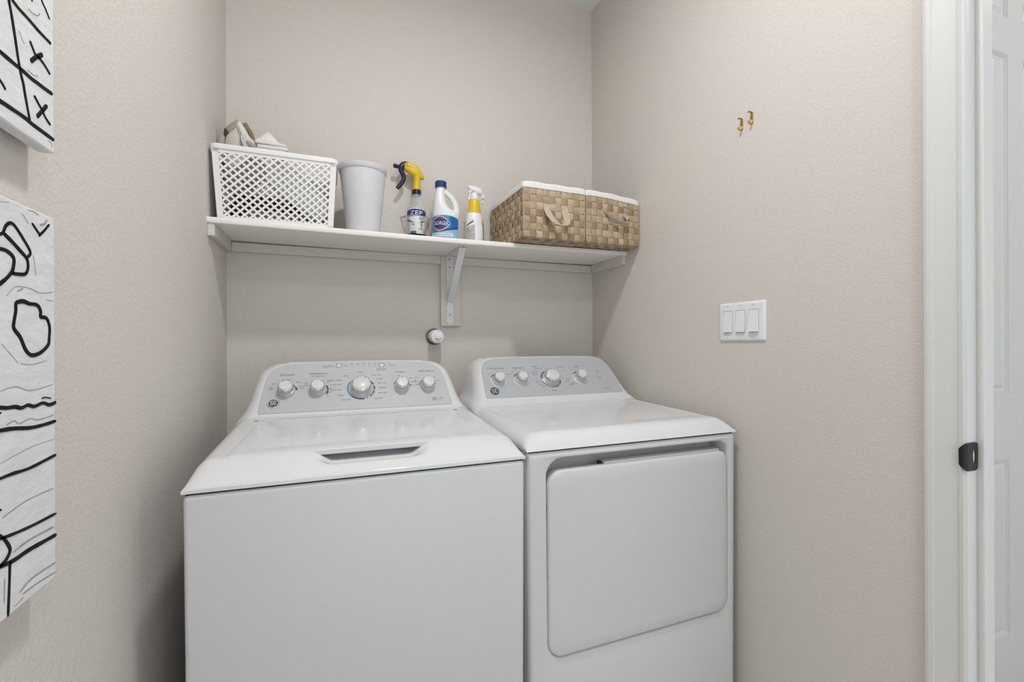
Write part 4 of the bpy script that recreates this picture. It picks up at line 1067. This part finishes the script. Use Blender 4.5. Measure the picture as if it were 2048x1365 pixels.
# ================================================================ woven baskets with liners
WEAVE = [mat('weave_a', (0.43, 0.33, 0.22), 0.75, bump=0.5, scale=60, var=0.14, stretch=(1, 1, 14), spec=0.2), mat('weave_b', (0.39, 0.295, 0.19), 0.75, bump=0.5, scale=60, var=0.14, stretch=(14, 1, 1), spec=0.2), mat('weave_c', (0.52, 0.42, 0.30), 0.75, bump=0.5, scale=60, var=0.16, stretch=(1, 1, 14), spec=0.2), mat('weave_d', (0.31, 0.225, 0.135), 0.75, bump=0.5, scale=60, var=0.16, stretch=(14, 1, 1), spec=0.2), mat('weave_e', (0.46, 0.36, 0.25), 0.75, bump=0.5, scale=60, var=0.16, stretch=(14, 1, 1), spec=0.2)]
WDARK = mat('weave_shade', (0.045, 0.030, 0.018), 0.9, var=0.2, scale=60)
LINER = mat('basket_liner', (0.76, 0.74, 0.71), 0.85, bump=0.25, scale=200, spec=0.2)
TAPE = mat('handle_tape', (0.50, 0.415, 0.325), 0.8, bump=0.5, scale=300, var=0.08, spec=0.2)

def woven_basket(label, x0, x1, yf, yb, hgt, handle, nc, sides, rot=0.0, toph=None, seed=0):
    zb = ztop((x0 + x1) / 2) + 0.003
    t = thing('woven_basket', label, 'basket', ((x0 + x1) / 2, yf, zb), rot, group='woven baskets at the right end of the shelf')
    w = x1 - x0; d = yb - yf
    rnd = random.Random(seed)
    A = 0.0026; th = 0.0009
    toph = toph or (lambda u: 0.0)
    b = bmesh.new()
    i = 0.0060
    bl = [Vector((-w / 2 + i, i, 0.003)), Vector((w / 2 - i, i, 0.003)), Vector((w / 2 - i, d - i, 0.003)), Vector((-w / 2 + i, d - i, 0.003))]
    tl = [Vector((-w / 2 + i, i, hgt - 0.004 + toph(0))), Vector((w / 2 - i, i, hgt - 0.004 + toph(1))), Vector((w / 2 - i, d - i, hgt - 0.004 + toph(1))), Vector((-w / 2 + i, d - i, hgt - 0.004 + toph(0)))]
    loft(b, [bl, tl]); obj('shade_backing', b, WDARK, t)  # dark box behind the strips, coloured as the shade in their gaps
    def face(W_, H_, nu, nv, f, hfun):
        cu, cv = W_ / nu, H_ / nv
        def ribbon(c, half, L, n, par, vert):
            bm = bmesh.new(); rings = []
            m = n * 4
            for k in range(m + 1):
                s = L * k / m
                ph = math.cos(math.pi * (k / 4 - 0.5))       # +1 at cell centres of even cells
                cell = k / 4 - 0.5
                off = A * math.cos(math.pi * cell) * par
                jit = 0.0006 * math.sin(7.3 * c * 100 + k * 0.6)
                pts = []
                for e, o in ((-1, -th / 2), (1, -th / 2), (1, th / 2), (-1, th / 2)):
                    a = c + e * half + jit
                    pts.append(f(a, s, off + o) if vert else f(s, a, off + o))
                rings.append(pts)
            loft(bm, rings)
            return bm
        for iu in range(nu):
            bm = ribbon((iu + 0.5) * cu, cu * 0.462, H_, nv, 1 if iu % 2 == 0 else -1, True)
            obj('strip', bm, WEAVE[rnd.choice((0, 0, 2, 2))], t)
        for iv in range(nv):
            bm = ribbon((iv + 0.5) * cv, cv * 0.462, W_, nu, -1 if iv % 2 == 0 else 1, False)
            obj('strip', bm, WEAVE[rnd.choice((1, 3, 4))], t)
    nv = 7
    fh = lambda u: (hgt + toph(u)) / hgt
    face(w, hgt, nc, nv, lambda a, s, o: Vector((-w / 2 + a, 0.0022 - o, s * fh(a / w))), None)
    if 'l' in sides: face(d, hgt, 13, nv, lambda a, s, o: Vector((-w / 2 + 0.0022 - o, d - a, s * fh(0))), None)
    if 'r' in sides: face(d, hgt, 13, nv, lambda a, s, o: Vector((w / 2 - 0.0022 + o, a, s * fh(1))), None)
    face(w, 0.156, nc, 6, lambda a, s, o: Vector((-w / 2 + a, s, 0.0010 - o * 0.45)), None)
    # corner piping and a dark edge below the liner
    for sx in (-1, 1):
        b = bmesh.new(); tube(b, [(sx * (w / 2 - 0.0012), 0.0012, 0.004), (sx * (w / 2 - 0.0012), 0.0012, hgt * 0.5), (sx * (w / 2 - 0.0012), 0.0012, (hgt + toph(0 if sx < 0 else 1)) - 0.002)], 0.0016, 8, 3); obj('corner_piping', b, WEAVE[2], t, smooth=True)
    # liner folded over the rim
    b = bmesh.new(); rings = []
    for off, dz in ((-0.006, -0.004), (0.0022, -0.004), (0.0026, 0.003), (0.0022, 0.010), (0.0008, 0.0160), (-0.0025, 0.0185), (-0.006, 0.017), (-0.0085, 0.008), (-0.0085, -0.02)):
        rg = []
        pts = rrect(-w / 2 - off, w / 2 + off, -off, d + off, 0.010, 4)
        dense = []
        for k in range(len(pts)):
            p, q = Vector(pts[k]), Vector(pts[(k + 1) % len(pts)])
            m = max(1, int((q - p).length / 0.018))
            for j in range(m): dense.append(p.lerp(q, j / m))
        for p in dense:
            u = max(0, min(1, (p.x + w / 2) / w))
            wob = 0.0016 * math.sin(p.x * 70 + seed) + 0.0014 * math.sin(p.y * 55 + seed * 2)
            rg.append((p, hgt + toph(u) + dz + wob * (1 if dz > 0 else 0.4)))
        rings.append(rg)
    n = min(len(r) for r in rings)
    def resample(r, n):
        out = []
        for k in range(n):
            f_ = k * len(r) / n; i0 = int(f_); i1 = (i0 + 1) % len(r); q = f_ - i0
            a, c = r[i0], r[i1]; out.append(Vector((a[0].x + (c[0].x - a[0].x) * q, a[0].y + (c[0].y - a[0].y) * q, a[1] + (c[1] - a[1]) * q)))
        return out
    loft(b, [resample(r, n) for r in rings], False, False); obj('liner', b, LINER, t, smooth=True, angle=60)
    # tape handle
    pts, wv = handle
    path = smooth_path(pts, 6); n = len(path)
    b = bmesh.new(); rings = []
    for k, p in enumerate(path):
        q = k / (n - 1) * (len(wv) - 1); i0 = min(int(q), len(wv) - 2)
        v = Vector(wv[i0]).lerp(Vector(wv[i0 + 1]), q - i0).normalized() * 0.0130
        dd = (path[min(k + 1, n - 1)] - path[max(k - 1, 0)]).normalized()
        nn = dd.cross(v).normalized() * 0.0009
        rings.append([p - v - nn, p + v - nn, p + v + nn, p - v + nn])
    loft(b, rings); obj('handle', b, TAPE, t, smooth=True, angle=45)
    return t

ha = ([(-0.034, 0.000, 0.122), (-0.036, -0.004, 0.106), (-0.034, -0.020, 0.080), (-0.018, -0.034, 0.054), (0.008, -0.040, 0.042), (0.030, -0.030, 0.050), (0.041, -0.014, 0.074), (0.039, -0.003, 0.104), (0.038, 0.000, 0.118)],
      [(1, 0, 0), (1, 0.05, 0.02), (1, 0.15, 0.25), (0.7, 0.5, 0.6), (0.1, 1, 0.3), (-0.5, 0.9, 0.2), (-0.7, 0.7, 0), (-0.9, 0.4, 0), (-1, 0.1, 0)])
woven_basket('brown woven basket with a white liner, nearer the cleaner bottle, its tape handle hanging low', 0.6300, 0.8845, 1.487, 1.825, 0.1800, ha, 10, 'l', rot=math.radians(1.2), seed=1)
hb = ([(-0.032, 0.000, 0.118), (-0.030, -0.004, 0.110), (-0.018, -0.014, 0.093), (0.004, -0.020, 0.082), (0.028, -0.024, 0.078), (0.052, -0.018, 0.086), (0.061, -0.010, 0.102), (0.058, -0.002, 0.114)],
      [(0.9, 0, -0.3), (0.7, 0.2, -0.6), (0.5, 0.5, -0.7), (0.2, 0.9, -0.3), (0.0, 1, 0.0), (0.3, 0.8, 0.5), (0.8, 0.3, 0.3), (1, 0, 0)])
woven_basket('brown woven basket with a white liner, pushed against the right wall, its front rim sagging', 0.8895, 1.1290, 1.492, 1.830, 0.1800, hb, 10, 'r', rot=0.0, toph=lambda u: -0.016 * max(0, (u - 0.25) / 0.75) ** 1.3, seed=2)

# ================================================================ capped pipe stub on the back wall
def pipe_cap():
    t = thing('pipe_cap', 'round white ridged plastic cap in a chrome wall ring below the shelf bracket', 'pipe cap', (0.3855, YB, CAM_H + 0.0268))
    M = Matrix.Rotation(math.radians(90), 4, 'X')
    b = bmesh.new(); lathe(b, [(0.0345, 0), (0.0345, 0.001), (0.0325, 0.005), (0.0270, 0.010), (0.0230, 0.012), (0.0225, 0.016)], 48, M); obj('escutcheon', b, mat('dull_chrome', (0.40, 0.40, 0.39), 0.12, metal=1.0, bump=0.02, scale=90), t, smooth=True, angle=40)
    b = bmesh.new(); lathe(b, [(0.0205, 0.010), (0.0205, 0.036), (0.0245, 0.038), (0.0245, 0.050), (0.0262, 0.052), (0.0262, 0.066), (0.0250, 0.069), (0.0215, 0.070), (0.0200, 0.068), (0.0170, 0.0685), (0.0160, 0.071), (0.006, 0.072)], 48, M); c = obj('cap', b, PLASW, t, smooth=True, angle=30)
    b = bmesh.new(); lathe(b, [(0.0262, 0.034), (0.0275, 0.035), (0.0275, 0.042), (0.0262, 0.043)], 48, M); obj('collar', b, PLASW, t, smooth=True, angle=30)
    b = bmesh.new()
    lathe(b, [(0.0120, 0.070), (0.0120, 0.0765), (0.0105, 0.079), (0.004, 0.0795)], 32, M @ Matrix.Translation((0.003, 0.002, 0)))
    o = obj('grip', b, PLASW, c, smooth=True, angle=30)
    b = bmesh.new(); box(b, (-0.012, -0.002, 0.071), (0.004, 0.0025, 0.081), 0.001, 2, M @ Matrix.Rotation(math.radians(40), 4, 'Z')); obj('grip_fin', b, PLASW, c)
pipe_cap()

# ================================================================ switch plate on the right wall
def switch_plate():
    y0, y1 = 0.930, 1.092; z0, z1 = CAM_H + 0.0040, CAM_H + 0.1190
    yc, zc = (y0 + y1) / 2, (z0 + z1) / 2
    t = thing('light_switch', 'white three-gang rocker light switch plate on the right wall', 'light switch', (XR, yc, zc))
    b = bmesh.new()
    hw, hh = (y1 - y0) / 2, (z1 - z0) / 2
    SW = mat('switch_plastic', (0.80, 0.81, 0.83), 0.3, bump=0.02, scale=60)
    rg = []
    for i, x in ((0, 0), (0, -0.003), (0.0012, -0.0048), (0.004, -0.0062), (0.008, -0.0066)):
        rg.append([Vector((x, a, c)) for a, c in rrect(-hw + i, hw - i, -hh + i, hh - i, 0.004, 4)])
    loft(b, rg); obj('plate', b, SW, t, smooth=True, angle=35)
    for k, (dy, tilt) in enumerate(((0.046, 1), (0.0, 1), (-0.046, -1))):
        b = bmesh.new(); box(b, (-0.0072, dy - 0.0172, -0.0340), (-0.0060, dy + 0.0172, 0.0340), 0.0004, 1); fr = obj('rocker_frame', b, mat('switch_groove', (0.42, 0.42, 0.44), 0.4, var=0.03), t)
        b = bmesh.new()
        w = 0.0158; h = 0.0322
        up, dn = (0.0075, 0.0125) if tilt > 0 else (0.0120, 0.0078)
        if tilt < 0: up, dn = 0.0076, 0.0150
        loft(b, [[Vector((-0.0070, dy - w, -h)), Vector((-0.0070, dy + w, -h)), Vector((-0.0070, dy + w, h)), Vector((-0.0070, dy - w, h))], [Vector((-dn, dy - w + 0.0008, -h + 0.0010)), Vector((-dn, dy + w - 0.0008, -h + 0.0010)), Vector((-up, dy + w - 0.0008, h - 0.0010)), Vector((-up, dy - w + 0.0008, h - 0.0010))]])
        obj('rocker', b, SW, t)
        for dz in (-0.0480, 0.0480):
            M = Matrix.Translation((-0.0064, dy, dz)) @ Matrix.Rotation(math.radians(-90), 4, 'Y')
            b = bmesh.new(); lathe(b, [(0.0031, 0), (0.0029, 0.0009), (0.0012, 0.0013)], 14, M); s = obj('screw', b, SW, t, smooth=True, angle=40)
            b = bmesh.new(); box(b, (-0.0082, dy - 0.0022, dz - 0.0004), (-0.0074, dy + 0.0022, dz + 0.0004)); obj('slot', b, mat('screw_slot', (0.25, 0.25, 0.26), 0.5, var=0.05), s)
switch_plate()

# ================================================================ brass hooks on the right wall
def hook(label, y, z):
    t = thing('brass_hook', label, 'hook', (XR, y, z), group='small brass hooks on the right wall')
    b = bmesh.new(); box(b, (-0.0022, -0.0042, -0.0145), (0.0, 0.0042, 0.0150), 0.0008, 2); obj('back_plate', b, BRASS, t)
    b = bmesh.new(); lathe(b, [(0.0046, 0), (0.0044, 0.0018), (0.0020, 0.0026)], 18, Matrix.Translation((-0.001, 0, 0.0140)) @ Matrix.Rotation(math.radians(-90), 4, 'Y')); obj('nail_boss', b, BRASS, t, smooth=True, angle=40)
    b = bmesh.new(); tube(b, [(-0.001, 0, 0.0170), (-0.008, 0.001, 0.0185), (-0.0135, 0.002, 0.0170)], [0.0016, 0.0016, 0.0018], 10, 5); obj('nail', b, mat('dark_brass', (0.16, 0.12, 0.06), 0.35, metal=0.9, var=0.1), t, smooth=True)
    b = bmesh.new(); tube(b, [(-0.0015, 0, 0.004), (-0.0020, 0, -0.010), (-0.0060, 0, -0.0165), (-0.0125, 0, -0.0150), (-0.0150, 0, -0.0085)], [0.0030, 0.0028, 0.0026, 0.0024, 0.0026], 10, 6); obj('hook_arm', b, BRASS, t, smooth=True)
hook('small brass picture hook on the right wall, the lower of the two', 1.0085, CAM_H + 0.6465)
hook('small brass picture hook on the right wall, the higher one nearer the door', 0.9735, CAM_H + 0.6500)

# ================================================================ two canvases on the left wall
UP_BLACK=[
 ([(0.6456,1.5495),(0.6456,1.5445),(0.6493,1.5339),(0.6559,1.5098),(0.6598,1.4942),(0.6647,1.4790),(0.6687,1.4708),(0.6712,1.4622),(0.6753,1.4494),(0.6804,1.4346)],0.0030),
 ([(0.6494,1.5509),(0.6621,1.5490),(0.6754,1.5489),(0.6973,1.5477),(0.7149,1.5477),(0.7222,1.5480)],0.0038),
 ([(0.7022,1.5909),(0.7045,1.5870),(0.7115,1.5828),(0.7200,1.5758)],0.0019),
 ([(0.6847,1.5772),(0.6852,1.5732)],0.0014),
 ([(0.6262,1.4842),(0.6315,1.4837),(0.6452,1.4838),(0.6577,1.4841),(0.6698,1.4845),(0.6825,1.4842),(0.6957,1.4853),(0.7063,1.4859),(0.7256,1.4879)],0.0045),
 ([(0.6811,1.5257),(0.6871,1.5197),(0.6915,1.5162),(0.7005,1.5161),(0.7099,1.5138),(0.7205,1.5091)],0.0032),
 ([(0.6826,1.5030),(0.6914,1.5125),(0.6982,1.5182),(0.7052,1.5243)],0.0053),
 ([(0.6886,1.4674),(0.6967,1.4620),(0.7042,1.4578),(0.7099,1.4526),(0.7207,1.4477)],0.0033),
 ([(0.6939,1.4451),(0.7023,1.4547),(0.7139,1.4682)],0.0041),
 ([(0.6283,1.4323),(0.6461,1.4331),(0.6718,1.4339),(0.6839,1.4329),(0.7059,1.4327),(0.7287,1.4325)],0.0049),
 ([(0.6284,1.4549),(0.6342,1.4521),(0.6393,1.4483)],0.0026),
]
LOW_BLACK=[
 ([(0.6834,1.3192),(0.6979,1.3093)],0.0026),
 ([(0.6964,1.3072),(0.7071,1.3159),(0.7176,1.3258)],0.0030),
 ([(0.6257,1.2932),(0.6339,1.2966),(0.6387,1.3050),(0.6461,1.3100),(0.6536,1.3085),(0.6680,1.2975),(0.6803,1.2853),(0.6747,1.2782)],0.0035),
 ([(0.6351,1.2969),(0.6472,1.2914),(0.6599,1.2849),(0.6733,1.2771),(0.6760,1.2681),(0.6718,1.2597),(0.6598,1.2574),(0.6482,1.2571)],0.0037),
 ([(0.6268,1.2792),(0.6398,1.2793),(0.6509,1.2740),(0.6508,1.2641),(0.6470,1.2569),(0.6372,1.2483),(0.6266,1.2414)],0.0035),
 ([(0.6544,1.2198),(0.6557,1.2257),(0.6675,1.2284),(0.6785,1.2267),(0.6929,1.2261),(0.6994,1.2194),(0.6994,1.2131),(0.7111,1.2119),(0.7173,1.2020),(0.7166,1.1890),(0.7140,1.1797),(0.6985,1.1707),(0.6824,1.1684),(0.6713,1.1746),(0.6620,1.1883),(0.6512,1.1980),(0.6517,1.2063),(0.6543,1.2164),(0.6544,1.2214)],0.0039),
 ([(0.7011,1.1167),(0.7073,1.1175),(0.7200,1.1150)],0.0015),
 ([(0.6261,1.1163),(0.6392,1.1139),(0.6530,1.1133),(0.6639,1.1107),(0.6753,1.1123),(0.6871,1.1094),(0.7037,1.1113),(0.7167,1.1076),(0.7314,1.1090)],0.0042),
 ([(0.6259,1.0920),(0.6494,1.0904),(0.6790,1.0862),(0.7035,1.0853),(0.7312,1.0859)],0.0042),
 ([(0.6256,1.0424),(0.6491,1.0423),(0.6748,1.0408),(0.7032,1.0423),(0.7309,1.0441)],0.0039),
 ([(0.6253,0.9812),(0.6487,0.9776),(0.6822,0.9743),(0.7304,0.9717)],0.0034),
 ([(0.6251,0.9529),(0.6485,0.9491),(0.6742,0.9492),(0.7026,0.9473),(0.7302,0.9453)],0.0050),
 ([(0.6253,0.9856),(0.6350,0.9773),(0.6434,0.9638),(0.6382,0.9559),(0.6267,0.9522)],0.0032),
 ([(0.6433,0.9514),(0.6422,0.9293),(0.6399,0.8943)],0.0029),
]
UP_GREY=[
 ([(0.6787,1.5603),(0.6873,1.5609),(0.6963,1.5645),(0.7009,1.5700)],0.0015),
 ([(0.6619,1.5251),(0.6670,1.5192),(0.6716,1.5162)],0.0010),
 ([(0.6772,1.4906),(0.6880,1.4906),(0.6969,1.4941)],0.0012),
 ([(0.7165,1.4269),(0.7235,1.4263),(0.7235,1.4205)],0.0012),
]
LOW_GREY=[
 ([(0.6764,1.3322),(0.6863,1.3332),(0.6966,1.3315)],0.0014),
 ([(0.6305,1.3284),(0.6450,1.3318)],0.0008),
 ([(0.6655,1.3258),(0.6777,1.3170)],0.0011),
 ([(0.6995,1.3205),(0.7087,1.3246),(0.7135,1.3304)],0.0036),
 ([(0.6860,1.2837),(0.6911,1.2598)],0.0012),
 ([(0.7112,1.2340),(0.7257,1.2340)],0.0012),
 ([(0.6618,1.1596),(0.6837,1.1578),(0.7107,1.1613)],0.0011),
 ([(0.6294,1.1324),(0.6538,1.1350),(0.6807,1.1283),(0.7250,1.1316)],0.0012),
 ([(0.6395,1.2316),(0.6545,1.2431),(0.6786,1.2441),(0.6990,1.2410),(0.7258,1.2448)],0.0011),
 ([(0.6391,1.0960),(0.6512,1.0986),(0.6601,1.0941),(0.6790,1.0966),(0.6951,1.0929),(0.7257,1.0939)],0.0014),
 ([(0.6290,1.0580),(0.6828,1.0643),(0.7278,1.0641)],0.0009),
 ([(0.6319,1.0008),(0.6707,1.0060),(0.7251,1.0043)],0.0017),
 ([(0.6486,0.9582),(0.6782,0.9601),(0.7247,0.9571)],0.0028),
 ([(0.6590,0.9094),(0.6818,0.9148),(0.7300,0.9115)],0.0028),
 ([(0.6645,0.9054),(0.6939,0.9040),(0.7299,0.8997)],0.0023),
 ([(0.6499,0.8991),(0.6663,0.9009)],0.0011),
 ([(0.6348,0.9373),(0.6340,0.9110)],0.0016),
 ([(0.6570,1.2383),(0.6676,1.2429)],0.0017),
 ([(0.6320,1.1815),(0.6440,1.1717),(0.6592,1.1597)],0.0008),
]

CANVAS = mat('canvas_white', (0.74, 0.74, 0.75), 0.75, bump=0.5, scale=28, var=0.04, detail=4.0, stretch=(1, 1, 2.2), spec=0.25, bdist=0.004)
PAINT = mat('black_paint', (0.004, 0.004, 0.004), 0.55, bump=0.2, scale=120, spec=0.2)
GPAINT = mat('grey_paint', (0.34, 0.34, 0.35), 0.7, var=0.25, scale=60)
CX_F, CX_B = -0.319, -0.335
def canvas(label, z0, z1, black, grey, extra):
    y1 = 0.7300; y0 = y1 - (z1 - z0)
    t = thing('canvas_painting', label, 'painting', (CX_B, (y0 + y1) / 2, z0), group='canvas paintings on the left wall')
    o = Vector((-CX_B, -(y0 + y1) / 2, -z0)); Mo = Matrix.Translation(o)
    b = bmesh.new(); box(b, (CX_B, y0, z0), (CX_F, y1, z1), 0.002, 2); b.transform(Mo); obj('stretched_canvas', b, CANVAS, t)
    b = bmesh.new()
    for (a0, a1, c0, c1) in ((y0 + 0.01, y1 - 0.01, z1 - 0.04, z1 - 0.01),): box(b, (XL, a0 + 0.15, c0 - 0.02), (CX_B, a1 - 0.15, c1 - 0.02))
    b.transform(Mo); obj('hanger_bar', b, mat('raw_pine', (0.45, 0.33, 0.20), 0.7, var=0.15, scale=30), t)
    def stroke(pts, w, m, nm, h, k):
        steep = abs(pts[-1][1] - pts[0][1]) > abs(pts[-1][0] - pts[0][0])
        w = w * (1.35 if steep else 1.12)
        path = smooth_path([(0, p[0], p[1]) for p in pts], 6)
        b = bmesh.new(); rings = []; n = len(path)
        for i, p in enumerate(path):
            d = (path[min(i + 1, n - 1)] - path[max(i - 1, 0)]).normalized()
            s = Vector((0, -d.z, d.y))
            ww = w * 0.5 * (1 + 0.22 * noise.noise(p * 60 + Vector((k, 0, 0))))
            if i in (0, n - 1): ww *= 0.45
            q = []
            for e, x in ((-1, -0.0004), (-0.75, h), (0.75, h), (1, -0.0004)):
                v = p + s * (ww * e); v.x = CX_F + x
                v.y = max(y0, min(y1, v.y)); v.z = max(z0, min(z1, v.z))
                q.append(v)
            rings.append(q)
        loft(b, rings); b.transform(Mo); obj(nm, b, m, t)
    for k, (p, w) in enumerate(black + extra): stroke(p, w, PAINT, 'black_stroke', 0.0008, k)
    for k, (p, w) in enumerate(grey): stroke(p, w * 0.9, GPAINT, 'grey_stroke', 0.0003, k + 50)
canvas('upper white canvas painted with black grid lines and crosses on the left wall', CAM_H + 0.2353, CAM_H + 0.2353 + 0.443, UP_BLACK, UP_GREY,
       [([(0.645, 1.56), (0.642, 1.60), (0.640, 1.70), (0.638, 1.80)], 0.004), ([(0.30, 1.432), (0.45, 1.434), (0.629, 1.4323)], 0.0049), ([(0.30, 1.484), (0.45, 1.482), (0.627, 1.4842)], 0.0045), ([(0.30, 1.552), (0.45, 1.549), (0.65, 1.551)], 0.0038), ([(0.30, 1.66), (0.5, 1.665), (0.72, 1.66)], 0.004), ([(0.45, 1.44), (0.452, 1.6), (0.45, 1.8)], 0.004)])
canvas('lower white canvas painted with loose black outlines and bands on the left wall', CAM_H - 0.2868, CAM_H + 0.1560, LOW_BLACK, LOW_GREY,
       [([(0.31, 1.12), (0.45, 1.10), (0.63, 1.11)], 0.004), ([(0.31, 1.02), (0.45, 1.03), (0.63, 1.01)], 0.005), ([(0.40, 1.22), (0.44, 1.28), (0.52, 1.27), (0.54, 1.20), (0.46, 1.17), (0.40, 1.22)], 0.004)])
